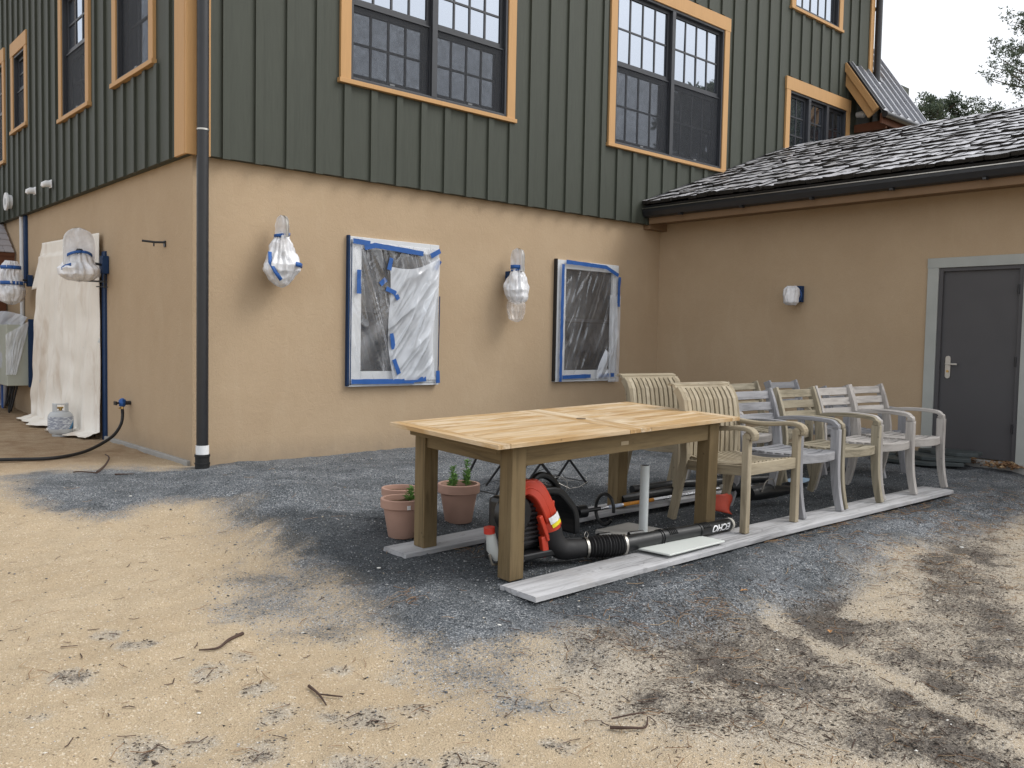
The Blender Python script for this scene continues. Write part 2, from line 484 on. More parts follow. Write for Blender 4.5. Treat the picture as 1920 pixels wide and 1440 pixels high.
POTSOIL = simple('potting_soil', (.09, .055, .032), .95, .1, 0, .5, 40, .9, 60)
LEAF = mat_foliage('young_leaf', (.085, .19, .05), (.20, .36, .10))
NEEDLE = mat_foliage('pine_needle_hazed', (.05, .072, .048), (.12, .155, .105))  # greyed and lightened so the colour stands for distance haze
BARK = simple('bark', (.09, .07, .055), .95, .1, 0, .3, 12, .8, 30)
CONC = simple('concrete', (.33, .32, .30), .9, .2, 0, .2, 6, .4, 40)
SLATE = simple('dark_slate', (.045, .055, .056), .6, .5, 0, .45, 5, .6, 25)
METALROOF = simple('standing_seam_metal', (.42, .43, .46), .30, .6, .6, .12, 2)
SHAKE = mat_shake(); SHAKE_END_SHADE = mat_shake_end_shade()
SHAKE2 = simple('pale_shingle', (.33, .31, .32), .7, .4, 0, .25, 6, .3, 30)
FASCIA = simple('brown_fascia', (.22, .14, .080), .65, .3, 0, .1, 3)
TIMBER = simple('red_brown_timber', (.13, .05, .025), .6, .3, 0, .3, 4)
CLOTH = mat_cloth()
FILM_A = mat_plastic('clear_film', .06, .26, (7, 7, .5), .30, line_w=.38, bmp=.35)
FILM_A2 = mat_plastic('clear_film', .03, .12, (8, 8, .5), -.42, line_w=.36, bmp=.3)
FILM_B = mat_plastic('milky_film', .36, .74, (5, 5, 1.2), -.5, seg=1.5, line_w=.26, bmp=.30, tint=(.76, .80, .86))
FILM_C = mat_plastic('bag_film', .66, .95, (7, 7, 2), .1, seg=6, line_w=.2, bmp=.3, tint=(.88, .89, .92))
FILM_D = mat_plastic('thin_bag_film', .22, .50, (7, 7, 3), 0, (.84, .80, .77), seg=4, bmp=.3)
PAPERW = simple('white_frame_paint', (.62, .64, .66), .6, .3, 0, .08)
TWIG = simple('twig_bark', (.075, .05, .04), .9, .2, 0, .4, 20)
RUST = mat_island('rust_needles', [(0, (.13, .07, .035)), (.5, (.22, .125, .065)), (1, (.36, .26, .15))])
CHIPS = mat_island('grey_chips', [(0, (.045, .05, .056)), (.5, (.12, .132, .145)), (.85, (.22, .23, .245)), (1, (.5, .5, .5))], .8)
CRUMBS = mat_island('peat_crumbs', [(0, (.022, .020, .018)), (.6, (.085, .068, .055)), (1, (.26, .20, .15))])
PALE = mat_island('pale_pebbles', [(0, (.45, .38, .28)), (.6, (.62, .56, .47)), (1, (.85, .84, .80))], .7)

# ------------------------------------------------------------------ ground
def sdf_poly(pts, X, Y):
    """distance, positive inside"""
    P = np.array(pts, float); n = len(P)
    d = np.full(X.shape, 1e9); inside = np.zeros(X.shape, bool)
    for i in range(n):
        a, b = P[i], P[(i + 1) % n]
        e = b - a; wx, wy = X - a[0], Y - a[1]
        t = np.clip((wx * e[0] + wy * e[1]) / (e @ e), 0, 1)
        d = np.minimum(d, np.hypot(wx - e[0] * t, wy - e[1] * t))
        c = ((a[1] > Y) != (b[1] > Y)) & (X < (b[0] - a[0]) * (Y - a[1]) / (b[1] - a[1] + 1e-12) + a[0])
        inside ^= c
    return np.where(inside, d, -d)

def vnoise(X, Y, scale, seed=0):
    x, y = X * scale, Y * scale
    xi, yi = np.floor(x).astype(int), np.floor(y).astype(int)
    fx, fy = x - xi, y - yi
    fx = fx * fx * (3 - 2 * fx); fy = fy * fy * (3 - 2 * fy)
    def h(i, j):
        k = (i * 374761393 + j * 668265263 + seed * 1442695041) & 0x7fffffff
        k = (k ^ (k >> 13)) * 1274126177 & 0x7fffffff
        return ((k ^ (k >> 16)) & 0xffff) / 65535.0
    return (h(xi, yi) * (1 - fx) + h(xi + 1, yi) * fx) * (1 - fy) + (h(xi, yi + 1) * (1 - fx) + h(xi + 1, yi + 1) * fx) * fy
def fbm(X, Y, s, o=4, seed=0):
    r = 0; a = .5
    for k in range(o):
        r = r + a * vnoise(X, Y, s * 2 ** k, seed + k); a *= .5
    return r / (1 - .5 ** o)
def sst(x, a, b):
    t = np.clip((x - a) / (b - a), 0, 1); return t * t * (3 - 2 * t)

GRAVEL = [(0.3, 0.2), (-0.1, -0.15), (-0.66, 0.15), (-1.15, 0.35), (-1.48, 0.16), (-1.46, -0.76), (-1.34, -1.5), (-0.82, -1.45), (-0.38, -1.75),
          (-0.66, -2.7), (-0.81, -3.46), (-0.80, -4.0), (-0.88, -4.43), (-0.98, -4.77), (-0.93, -5.17), (-0.72, -5.31), (-0.32, -5.2),
          (0.21, -5.38), (0.72, -5.56), (1.45, -5.52), (2.69, -5.46), (3.91, -5.42), (5.08, -5.36), (6.4, -5.1), (7.2, -4.9), (7.2, 0.2)]
THIN = [(-0.9, -3.0), (-1.28, -3.38), (-1.52, -4.15), (-1.42, -4.5), (-1.2, -4.75), (-1.15, -5.3), (-1.30, -5.8), (-0.95, -5.9), (-0.6, -5.2), (-0.8, -4)]
SOILP = [(-0.35, -5.05), (-0.62, -5.2), (-0.80, -5.45), (-0.95, -5.75), (-1.0, -6.1), (-0.85, -6.5), (-0.55, -7.0), (-0.3, -8), (-2.5, -12), (12, -12), (12, -4.4), (5.6, -4.9), (3.2, -5.1), (0.3, -5.1)]
PATCH = [(-2.02, -3.8, .10), (-1.9, -4.31, .10), (-1.81, -4.73, .12), (-2.25, -4.49, .13), (-1.77, -5.21, .12), (-1.51, -5.46, .15), (-1.95, -5.45, .14), (-2.23, -5.21, .14),
         (-2.42, -4.8, .10), (-1.45, -4.13, .12), (-1.25, -5.22, .14), (-1.35, -5.5, .13), (-1.62, -4.62, .1), (-2.4, -5.6, .15), (-1.75, -5.75, .15), (-1.2, -4.75, .1), (-1.05, -5.75, .13), (-1.15, -6.05, .10), (-1.62, -5.85, .08), (-2.05, -5.25, .08), (-1.72, -4.95, .06), (-1.98, -4.05, .06), (-1.38, -5.02, .06), (-2.2, -5.7, .14), (-1.45, -5.95, .12), (-.95, -4.2, .08), (-1.62, -5.32, .07)]

def masks(X, Y):
    wob = (fbm(X, Y, 1.6, 4, 3) - .5) * .45
    wob2 = (fbm(X, Y, 5, 3, 9) - .5) * .22
    d = sdf_poly(GRAVEL, X, Y) + wob + wob2
    g = sst(d, -.50, .26)
    g = np.maximum(g, .62 * sst(sdf_poly(THIN, X, Y) + wob2 * 1.3, -.15, .2) * (0.35 + .9 * fbm(X, Y, 3.0, 3, 31)))
    s = sst(sdf_poly(SOILP, X, Y) + wob, -.35, .40)
    # two pale wheel tracks cross the soil
    for (x0, y0, x1, y1, w) in ((.75, -5.45, .05, -7.2, .05), (4.6, -5.6, 1.9, -6.6, .16), (2.6, -5.5, 1.2, -6.0, .10)):
        ex, ey = x1 - x0, y1 - y0
        t = np.clip(((X - x0) * ex + (Y - y0) * ey) / (ex * ex + ey * ey), 0, 1)
        dd = np.hypot(X - x0 - ex * t, Y - y0 - ey * t) + wob2 * .5
        s = s * (1 - .38 * (1 - sst(dd, w * .4, w * 2.6)))
    s = s * (.66 + .58 * fbm(X, Y, 2.4, 5, 12) + .34 * sst(fbm(X, Y, 4.5, 4, 19), .50, .74))
    p = np.zeros_like(X)
    for (x, y, r) in PATCH:
        p = np.maximum(p, (1 - sst(np.hypot(X - x, Y - y) + wob2 * .8, r * .25, r * 1.1)) * .92 * (.35 + fbm(X, Y, 14, 3, 7)))
    s = np.maximum(s, p)
    damp = sst(-X - .0, -1.0, .2) * sst(Y, .0, 1.2) * (.55 + .6 * fbm(X, Y, 2.2, 4, 44))
    damp = np.maximum(damp, sst(Y, 4, 7) * .8)
    return g, s, damp, d

def height(X, Y):
    g, s, dm, d = masks(X, Y)
    plateau = sst(sdf_poly(GRAVEL, X, Y) + (fbm(X, Y, 1.3, 3, 21) - .5) * .3, -.32, .42)
    near = sst(-Y, .2, 2.6)
    z = -.10 * near * (1 - plateau)
    flat = np.clip(sst(-Y, 3.2, 3.65) * sst(X, -.85, -.45) * (1 - sst(-Y, 5.08, 5.3)), 0, 1)   # under the furniture
    und = (fbm(X, Y, 1.1, 4, 5) - .5) * .085 + (fbm(X, Y, 6, 3, 8) - .5) * .030
    heap = .10 * np.exp(-(((X + .25) / .45) ** 2 + ((Y + 2.15) / .40) ** 2)) + .06 * np.exp(-(((X + .55) / .22) ** 2 + ((Y + 3.3) / .6) ** 2)) + .05 * np.exp(-(((X - .1) / .5) ** 2 + ((Y + 1.1) / .35) ** 2)) + .085 * np.exp(-(((X - 1.7) / 1.3) ** 2 + ((Y + 1.5) / .55) ** 2)) + .07 * np.exp(-(((X + .15) / .5) ** 2 + ((Y + 2.6) / .8) ** 2))
    heap = heap + .07 * np.exp(-(((X - 3.9) / .8) ** 2 + ((Y + 1.2) / .6) ** 2))
    z = z + und * (1 - .75 * flat) + heap * (1 - flat)
    z = z + .030 * (fbm(X, Y, 9, 3, 66) - .5) * (1 - flat) + .05 * g * (1 - flat) * (fbm(X, Y, 2.4, 3, 67) - .5)
    z = z + .018 * g * (fbm(X, Y, 16, 3, 61) - .5) + .022 * s * (fbm(X, Y, 22, 3, 62) - .5) + .012 * (fbm(X, Y, 24, 2, 63) - .5)
    z = z * (1 - .6 * sst(Y, -.6, 0.))                                        # calm along the walls
    z = z - .022 * flat
    z = z + .10 * sst(Y, 5.5, 8) * (1 - sst(X, .5, 2))
    z = z - .006
    return z

def axis(lo, hi, step, far):
    a = list(np.arange(lo, hi + 1e-6, step)); s = step
    x = hi
    while x < far: s *= 1.35; x += s; a.append(x)
    x = lo; s = step; b = []
    while x > -far: s *= 1.35; x -= s; b.append(x)
    return np.array(b[::-1] + a)
gx, gy = axis(-3.4, 7.6, .034, 220), axis(-7.6, 3.0, .034, 220)
X, Y = np.meshgrid(gx, gy)
Zg = height(X, Y); G, S, D, _ = masks(X, Y)
nx, ny = len(gx), len(gy)
me = bpy.data.meshes.new('ground')
co = np.stack([X, Y, Zg], -1).reshape(-1, 3)
idx = np.arange(nx * ny).reshape(ny, nx)
q = np.stack([idx[:-1, :-1], idx[:-1, 1:], idx[1:, 1:], idx[1:, :-1]], -1).reshape(-1, 4)
me.vertices.add(len(co)); me.vertices.foreach_set('co', co.ravel())
me.loops.add(q.size); me.loops.foreach_set('vertex_index', q.ravel().astype(np.int32))
me.polygons.add(len(q)); me.polygons.foreach_set('loop_start', np.arange(0, q.size, 4, dtype=np.int32))
me.update(calc_edges=True)
WET_SHADE = [(-.62, -2.4), (-.2, -2.9), (.9, -3.0), (5.0, -3.0), (5.6, -4.2), (4.4, -5.12), (1.5, -5.2), (.1, -5.25), (-.42, -5.15), (-.72, -4.4), (-.70, -3.4)]  # dark gravel area, also carrying painted shade below table and chairs
Wt = sst(sdf_poly(WET_SHADE, X, Y) + (fbm(X, Y, 2.2, 4, 77) - .5) * .5, -.22, .25)
for nm, A in (('gravel', G), ('soil', S), ('damp', D), ('wet_shade', Wt)):
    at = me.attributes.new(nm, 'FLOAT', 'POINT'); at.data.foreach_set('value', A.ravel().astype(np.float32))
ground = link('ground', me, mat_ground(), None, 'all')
tag(ground, kind='structure')

def gh(x, y):
    return float(height(np.array([float(x)]), np.array([float(y)]))[0])

# loose pieces lying on the ground -------------------------------------------------
def scatter(name, mat, n, region, weight, size, label, cat, flat=.55, elong=1.4):
    x0, x1, y0, y1 = region
    PX, PY = [], []
    cx, cy = -3.186, -8.06
    while len(PX) < n:
        m = 60000
        xx = rng.uniform(x0, x1, m); yy = rng.uniform(y0, y1, m)
        dist = np.hypot(xx - cx, yy - cy)
        dens = np.clip(3.0 / dist, 0, 1) ** 1.6
        g, s, dm, _ = masks(xx, yy)
        ok = rng.random(m) < weight(xx, yy, g, s) * dens
        PX += list(xx[ok]); PY += list(yy[ok])
    PX, PY = np.array(PX[:n]), np.array(PY[:n])
    H = height(PX, PY)
    base = np.array([[1, 0, 0], [-.5, .8, .0], [-.6, -.7, 0], [.1, .05, 1.], [.15, 0, -.8]])
    fac = np.array([[0, 1, 3], [1, 2, 3], [2, 0, 3], [1, 0, 4], [2, 1, 4], [0, 2, 4]])
    r = np.exp(rng.normal(0, .38, n)) * size
    ang = rng.uniform(0, 2 * np.pi, n)
    V = base[None] * r[:, None, None] * np.array([elong, 1, flat])[None, None] * rng.uniform(.7, 1.3, (n, 5, 3))
    c, s = np.cos(ang), np.sin(ang)
    x = V[..., 0] * c[:, None] - V[..., 1] * s[:, None] + PX[:, None]
    y = V[..., 0] * s[:, None] + V[..., 1] * c[:, None] + PY[:, None]
    z = V[..., 2] + (H + r * flat * .3)[:, None]
    co = np.stack([x, y, z], -1).reshape(-1, 3)
    F = (fac[None] + (np.arange(n) * 5)[:, None, None]).reshape(-1, 3)
    me = bpy.data.meshes.new(name)
    me.vertices.add(len(co)); me.vertices.foreach_set('co', co.ravel())
    me.loops.add(F.size); me.loops.foreach_set('vertex_index', F.ravel().astype(np.int32))
    me.polygons.add(len(F)); me.polygons.foreach_set('loop_start', np.arange(0, F.size, 3, dtype=np.int32))
    me.update(calc_edges=True)
    o = link(name, me, mat)
    return tag(o, label, cat, kind='stuff')

REG = (-3.0, 6.6, -7.3, -.05)
scatter('gravel', CHIPS, 70000, REG, lambda x, y, g, s: .018 + .98 * g ** 1.4, .0034, 'blue grey crushed stone chips spread around the table and chairs', 'gravel')
scatter('soil_crumbs', CRUMBS, 46000, REG, lambda x, y, g, s: np.clip(.012 + np.clip(s, 0, 2) ** 2 * .8 - g * .4, 0.006, 1), .0026, 'dark peaty crumbs scattered over the pale sand at right', 'soil', .5, 2.0)
scatter('sand_pebbles', PALE, 7000, REG, lambda x, y, g, s: .6 + 0 * x, .0026, 'tiny pale pebbles and shell bits lying over the yard', 'pebbles')

def needles(name, n, weight, region, length, label, cat, mat, lift=.004, width=.0011):
    x0, x1, y0, y1 = region
    vs, fs = [], []; k = 0
    tries = 0
    while k < n and tries < 400:
        tries += 1
        xx = rng.uniform(x0, x1, 3000); yy = rng.uniform(y0, y1, 3000)
        g, s, dm, _ = masks(xx, yy)
        d = np.clip(3.0 / np.hypot(xx + 3.19, yy + 8.06), 0, 1) ** 1.3
        ok = rng.random(3000) < weight(xx, yy, g, s) * d
        xx, yy = xx[ok], yy[ok]
        L = length * rng.uniform(.5, 1.5, len(xx)); a = rng.uniform(0, math.pi, len(xx)); bd = rng.normal(0, .25, len(xx))
        pts = [(xx + np.cos(a - bd) * L * -.5, yy + np.sin(a - bd) * L * -.5), (xx, yy), (xx + np.cos(a + bd) * L * .5, yy + np.sin(a + bd) * L * .5)]
        hs_ = [height(p[0], p[1]) for p in pts]
        for i in range(len(xx)):
            if k >= n: break
            b = len(vs); w = width * random.uniform(.7, 1.5)
            nx_, ny_ = -math.sin(a[i]) * w, math.cos(a[i]) * w
            for j in range(3):
                px, py, pz = pts[j][0][i], pts[j][1][i], hs_[j][i] + lift + (random.random() * lift * 1.5)
                vs += [(px - nx_, py - ny_, pz), (px + nx_, py + ny_, pz), (px, py, pz + w * 1.2)]
            for j in range(2):
                c0, c1 = b + j * 3, b + j * 3 + 3
                fs += [(c0, c0 + 2, c1 + 2, c1), (c0 + 2, c0 + 1, c1 + 1, c1 + 2)]
            k += 1
    me = bpy.data.meshes.new(name); me.from_pydata(vs, [], fs)
    return tag(link(name, me, mat), label, cat, kind='stuff')
def blob(x, y, cx, cy, r): return np.exp(-((x - cx) ** 2 + (y - cy) ** 2) / (r * r))
needles('pine_needle_litter', 2000, lambda x, y, g, s: np.clip(.045 * s + .006 + 1.2 * blob(x, y, .42, -5.55, .10) + .22 * blob(x, y, -.05, -5.5, .28) + .9 * blob(x, y, 3.5, -5.5, .35)
        + .9 * np.exp(-((y + 5.06) / .05) ** 2) * (x > 1.7) * (x < 4.8) + 1.0 * blob(x, y, 4.8, -5.9, .5) + .7 * blob(x, y, .12, -4.05, .08) + .5 * blob(x, y, 2.2, -5.75, .4) + .4 * blob(x, y, -.75, -4.55, .12), 0, 1),
        REG, .07, 'rust brown pine needles strewn along the board and over the soil', 'pine needles', RUST)
needles('dark_twig_litter', 800, lambda x, y, g, s: np.clip(.5 * s + .05 - .1 * g, 0, 1), REG, .05, 'short dark twig scraps lying on sand and soil', 'twigs', TWIG, .003, .0016)

# ------------------------------------------------------------------ the house
WX = 6.758
HZ = 2.867          # top of the stucco
TOP = 8.6
house = thing('house', 'two storey house with dark green board and batten siding above tan stucco', 'house')

def wall_sheet(mb, fn, u0, u1, v0, v1, holes, depth=.12):
    us = sorted({u0, u1, *[h[0] for h in holes], *[h[1] for h in holes]})
    vs = sorted({v0, v1, *[h[2] for h in holes], *[h[3] for h in holes]})
    us = [u for u in us if u0 <= u <= u1]; vs = [v for v in vs if v0 <= v <= v1]
    for i in range(len(us) - 1):
        for j in range(len(vs) - 1):
            cu, cv = (us[i] + us[i + 1]) / 2, (vs[j] + vs[j + 1]) / 2
            if any(h[0] < cu < h[1] and h[2] < cv < h[3] for h in holes): continue
            mb.add([fn(us[i], vs[j], 0), fn(us[i + 1], vs[j], 0), fn(us[i + 1], vs[j + 1], 0), fn(us[i], vs[j + 1], 0)], [(0, 1, 2, 3)])
    return mb

fm = lambda u, v, n: (u, -.08 - n, v)          # main wall, n outwards
fl = lambda u, v, n: (-.08 - n, u, v)          # left wall
MAINW = [dict(r=(1.596, 3.722, 3.854, 5.40), kind='dh', units=2, cols=4, rows=2, head=.215),
         dict(r=(5.622, 8.02, 3.852, 5.914), kind='dh', units=2, cols=4, rows=2, head=.215),
         dict(r=(9.88, 11.74, 4.02, 5.405), kind='cs', units=3, cols=2, rows=4, head=.225),
         dict(r=(9.945, 11.36, 6.755, 7.95), kind='cs', units=1, cols=5, rows=2, head=.215)]
LEFTW = [dict(r=(.82, 1.80, 3.865, 5.95), kind='dh', units=1, cols=3, rows=2, head=.215),
         dict(r=(2.87, 3.85, 3.84, 5.32), kind='dh', units=1, cols=3, rows=2, head=.10),
         dict(r=(5.68, 6.33, 4.09, 5.14), kind='dh', units=1, cols=2, rows=2, head=.215),
         dict(r=(7.0, 7.9, 3.75, 5.20), kind='dh', units=1, cols=2, rows=2, head=.215)]
# siding sheets (thin boards behind the battens)
MXE = 12.5
mb = MB()
wall_sheet(mb, fm, -.08, 14.2, HZ, TOP, [w['r'] for w in MAINW] + [(12.6, 14.2, 6.3, TOP)])
wall_sheet(mb, fl, -.08, 12.0, HZ, TOP, [w['r'] for w in LEFTW])
mb.add([(-.08, -.08, HZ), (14.2, -.08, HZ), (14.2, 0.03, HZ), (0.03, 0.03, HZ), (0.03, 12, HZ), (-.08, 12, HZ)], [(0, 1, 2, 3), (0, 3, 4, 5)])
mb.build('siding', GREEN, house)
mb = MB()
mb.add([(12.6, -.08, HZ), (12.6, 12, HZ), (12.6, 12, TOP), (12.6, -.08, TOP)], [(0, 1, 2, 3)])
mb.add([(-.08, 12, HZ), (12.6, 12, HZ), (12.6, 12, TOP), (-.08, 12, TOP)], [(0, 1, 2, 3)])
mb.build('rear_siding', GREEN, house)
# stucco base storey
mb = MB()
def bumpy(fn, n=40, m=30):
    return fn
mb.grid(90, 40, lambda a, b: (a * 6.758, .004 * (noise.noise(Vector((a * 6, b * 3, 1))) ), -.3 + b * (HZ + .3)))
mb.build('stucco_wall', STUCCO, house, 'all')
mb = MB()
mb.grid(90, 40, lambda a, b: (.004 * noise.noise(Vector((a * 9, b * 3, 5))), a * 12.0, -.3 + b * (HZ + .3)))
mb.build('stucco_wall', STUCCO, house, 'all')
MB().box(-.035, 0.01, .05, 2.5, -.3, .035).build('concrete_ledge', CONC, house, bevel=.008)
# roof over it all (above the picture)
mb = MB()
mb.prism([(-.7, TOP), (6.3, TOP + 3.4), (13.3, TOP), (13.3, TOP - .15), (-.7, TOP - .15)], lambda u, v, w: (u, w, v), -.7, 12.6)
mb.build('roof', METALROOF, house)

def battens(fn, start, step, u1, wins, vtop=TOP, k0=0, k1=60, vfn=None):
    cache = {}
    for k in range(k0, k1):
        u = start + step * k
        if u + .09 > u1: break
        lo = HZ - .012 if vfn is None else vfn(u)
        segs = [(lo, vtop)]
        for w in wins:
            a, b, c, d = w['r']; a -= .13; b += .13; c -= .055; d += w['head']
            if u + .09 > a and u < b:
                ns = []
                for s0, s1 in segs:
                    if s1 <= c or s0 >= d: ns.append((s0, s1)); continue
                    if s0 < c: ns.append((s0, c))
                    if s1 > d: ns.append((d, s1))
                segs = ns
                # clip in u so it does not run under the trim
        for s0, s1 in segs:
            if s1 - s0 < .03: continue
            key = (round(s0, 3), round(s1, 3))
            if key not in cache:
                cache[key] = MB().box(*([0, .078] + [0, 1, 0, 1]), fn=lambda x, y, z, s0=s0, s1=s1: tuple(np.subtract(fn(x, s0 + (s1 - s0) * z, -.004 + .030 * y), fn(0, 0, 0)))).mesh('batten')
            o = link('batten', cache[key], GREEN, house)
            o.location = fn(u, 0, 0)
battens(fm, 1.5252 - .3205 * 4, .3205, 12.45, MAINW)
battens(fm, 12.70, .3205, 14.2, [], vtop=5.9)
battens(fl, .30, .3205, 11.9, LEFTW)
# corner boards
MB().box(-.105, .127, -.108, -.078, HZ - .015, TOP).build('corner_board', TRIM, house, bevel=.003)
MB().box(-.108, -.078, -.078, .16, HZ - .015, TOP).build('corner_board', TRIM, house, bevel=.003)
MB().box(12.50, 12.63, -.112, -.082, 6.2, TOP).build('corner_board', TRIM, house, bevel=.003)
MB().box(12.602, 12.64, -.08, .12, 6.2, TOP).build('corner_board', TRIM, house, bevel=.003)

def build_window(fn, w, name='window'):
    a, b, c, d = w['r']; hd = w['head']
    F = lambda mb, u0, u1, v0, v1, n0, n1: mb.box(u0, u1, v0, v1, n0, n1, fn)
    root = MB(); e = .034
    # dark frame (jambs, head, sill, mullions)
    for (u0, u1, v0, v1) in ((a, a + e, c, d), (b - e, b, c, d), (a + e, b - e, c, c + e), (a + e, b - e, d - e, d)):
        F(root, u0, u1, v0, v1, -.13, .018)
    n = w['units']; uw = (b - a - 2 * e) / n
    for k in range(1, n):
        F(root, a + e + uw * k - .036, a + e + uw * k + .036, c + e, d - e, -.13, .020)
    W = root.build(name, SASH, house, bevel=.003)
    tw = .122
    for u0, u1 in ((a - tw, a), (b, b + tw)):
        F(MB(), u0, u1, c, d, -.02, .034).build('side_trim', TRIM, W, bevel=.003)
    F(MB(), a - tw - .02, b + tw + .02, c - .047, c, -.02, .052).build('sill', TRIM, W, bevel=.004)
    F(MB(), a - tw - .012, b + tw + .012, d, d + hd - .02, -.02, .038).build('head_trim', TRIM, W, bevel=.003)
    F(MB(), a, b, c, d, -.16, -.15).build('dark_room', ROOM, W)
    for k in range(n):
        u0 = a + e + uw * k + (.036 if k else 0); u1 = a + e + uw * (k + 1) - (.036 if k < n - 1 else 0)
        v0, v1 = c + e, d - e
        if w['kind'] == 'dh':
            mid = v0 + (v1 - v0) * .515
            sashes = [(v0, mid, -.105, .055), (mid, v1, -.055, .045)]
        else:
            sashes = [(v0, v1, -.06, .045)]
        for (s0, s1, nn, rw) in sashes:
            sm = MB()
            for (p0, p1, q0, q1) in ((u0, u0 + rw, s0, s1), (u1 - rw, u1, s0, s1), (u0 + rw, u1 - rw, s0, s0 + rw * 1.25), (u0 + rw, u1 - rw, s1 - rw, s1)):
                F(sm, p0, p1, q0, q1, nn - .018, nn + .02)
            sm.build('sash', SASH, W, bevel=.002)
            gu0, gu1, gv0, gv1 = u0 + rw, u1 - rw, s0 + rw * 1.25, s1 - rw
            mt = MB(); cw, rh = (gu1 - gu0) / w['cols'], (gv1 - gv0) / w['rows']
            for i in range(1, w['cols']): F(mt, gu0 + cw * i - .011, gu0 + cw * i + .011, gv0, gv1, nn - .006, nn + .014)
            for j in range(1, w['rows']):
                for i in range(w['cols']):
                    F(mt, gu0 + cw * i + .011, gu0 + cw * (i + 1) - .011, gv0 + rh * j - .011, gv0 + rh * j + .011, nn - .006, nn + .0135)
            mt.build('muntin_grid', SASH, W)
            pm = MB(); x = .010
            F(pm, -cw / 2 + x, cw / 2 - x, -rh / 2 + x, rh / 2 - x, -.003, .003)
            o0 = Vector(fn(0, 0, 0)); pm.v = [tuple(Vector(p) - o0) for p in pm.v]
            pme = pm.mesh('pane')
            for i in range(w['cols']):
                for j in range(w['rows']):
                    o = link('pane', pme, GLASS, W)
                    o.location = fn(gu0 + cw * (i + .5), gv0 + rh * (j + .5), nn)
                    tl = (random.gauss(0, .0035), random.gauss(0, .0035), random.gauss(0, .0035))
                    o.rotation_euler = tl
        if w['kind'] == 'dh':
            mid = v0 + (v1 - v0) * .515
            sc = MB()
            F(sc, u0 + .004, u1 - .004, v0 + .004, mid - .01, -.024, -.022)
            sc.build('insect_screen', SCREEN, W)
            fr = MB(); z = .014
            for (p0, p1, q0, q1) in ((u0, u0 + z, v0, mid), (u1 - z, u1, v0, mid), (u0 + z, u1 - z, v0, v0 + z), (u0 + z, u1 - z, mid - z, mid)):
                F(fr, p0, p1, q0, q1, -.030, -.012)
            fr.build('screen_frame', SASH, W)
            uc = (u0 + u1) / 2
            F(MB(), uc - .03, uc + .03, v0 + .018, v0 + .036, -.022, -.010).build('screen_latch', LATCH, W)
    return W
for w in MAINW: build_window(fm, w)
for w in LEFTW: build_window(fl, w)

# downspout at the corner
ds = MB().tube([(.02, -.185, .20), (.02, -.185, 8.3)], .053, 20).build('downspout', BLACK, house, True)
MB().tube([(.02, -.185, 3.06), (.02, -.185, 3.075)], .057, 20).build('band', STEEL, ds, True)
MB().tube([(.02, -.185, .12), (.02, -.185, .205)], .059, 20).build('white_sleeve', WHITE, ds, True)
MB().lathe([(.066, -.05), (.066, .03), (.070, .032), (.070, .045), (.064, .047), (.064, .10), (.070, .102), (.070, .122), (.05, .124)], (.02, -.185, 0), 24).build('coupling', RUBBER, ds, True)
dr = MB().tube([(12.71, -.15, 5.95), (12.71, -.15, 8.3)], .062, 16).build('downspout', BLACK, house, True)
MB().box(12.64, 12.72, -.13, -.08, 7.4, 7.45).box(12.64, 12.72, -.13, -.08, 6.2, 6.25).build('bracket', BLACK, dr)

# steep metal roof of the rear addition
ar = thing('porch_roof', 'steep dark standing seam metal roof with ochre barge board beyond the house corner', 'roof', (11.75, -.1, 5))
ar.location = (0, 0, 0)
RZ = lambda y: 5.33 + 1.45 * (y + .75)
def roofbox(mb, x0, x1, y0, y1, n0, n1):
    L = math.hypot(1, 1.45)
    def fn(x, y, z): return (x, y - 1.45 / L * z, RZ(y) + z / L)
    return mb.box(x0, x1, y0, y1, n0, n1, fn)
house_roof = roofbox(MB(), 11.76, 12.50, -.75, -.11, -.03, 0)
roofbox(house_roof, 12.80, 13.62, -.75, 1.9, -.03, 0); roofbox(house_roof, 12.501, 12.799, -.75, -.24, -.03, 0)
house_roof.build('metal_sheet', METALROOF, ar)
for k in range(7):
    x = 11.78 + k * .30
    y1 = -.115 if x < 12.5 else (-.25 if x < 12.8 else 1.9)
    roofbox(MB(), x, x + .028, -.75, y1, 0.001, .045).build('seam', METALROOF, ar)
roofbox(MB(), 11.715, 11.757, -.73, -.112, -.26, -.012).build('barge_board', TRIM, ar, bevel=.004)
roofbox(MB(), 11.70, 11.757, -.78, -.112, -.010, .020).build('drip_edge', BLACK, ar)
roofbox(MB(), 11.67, 11.714, -.73, -.112, -.12, -.015).build('barge_moulding', TRIM, ar, bevel=.004)
MB().box(11.78, 13.6, -.735, -.70, 5.10, 5.27).build('eave_board', TIMBER, ar)
g = MB().tube([(11.75, -.80, 5.24), (13.66, -.80, 5.24)], .055, 12).build('gutter', BLACK, ar, True)
for k in range(5):
    MB().box(12.0 + k * .36, 12.06 + k * .36, -.70, -.12, 5.06, 5.20).build('rafter_tail', TIMBER, ar)
MB().box(13.35, 13.5, -.20, -.13, 4.3, 5.1).build('post', TIMBER, ar)

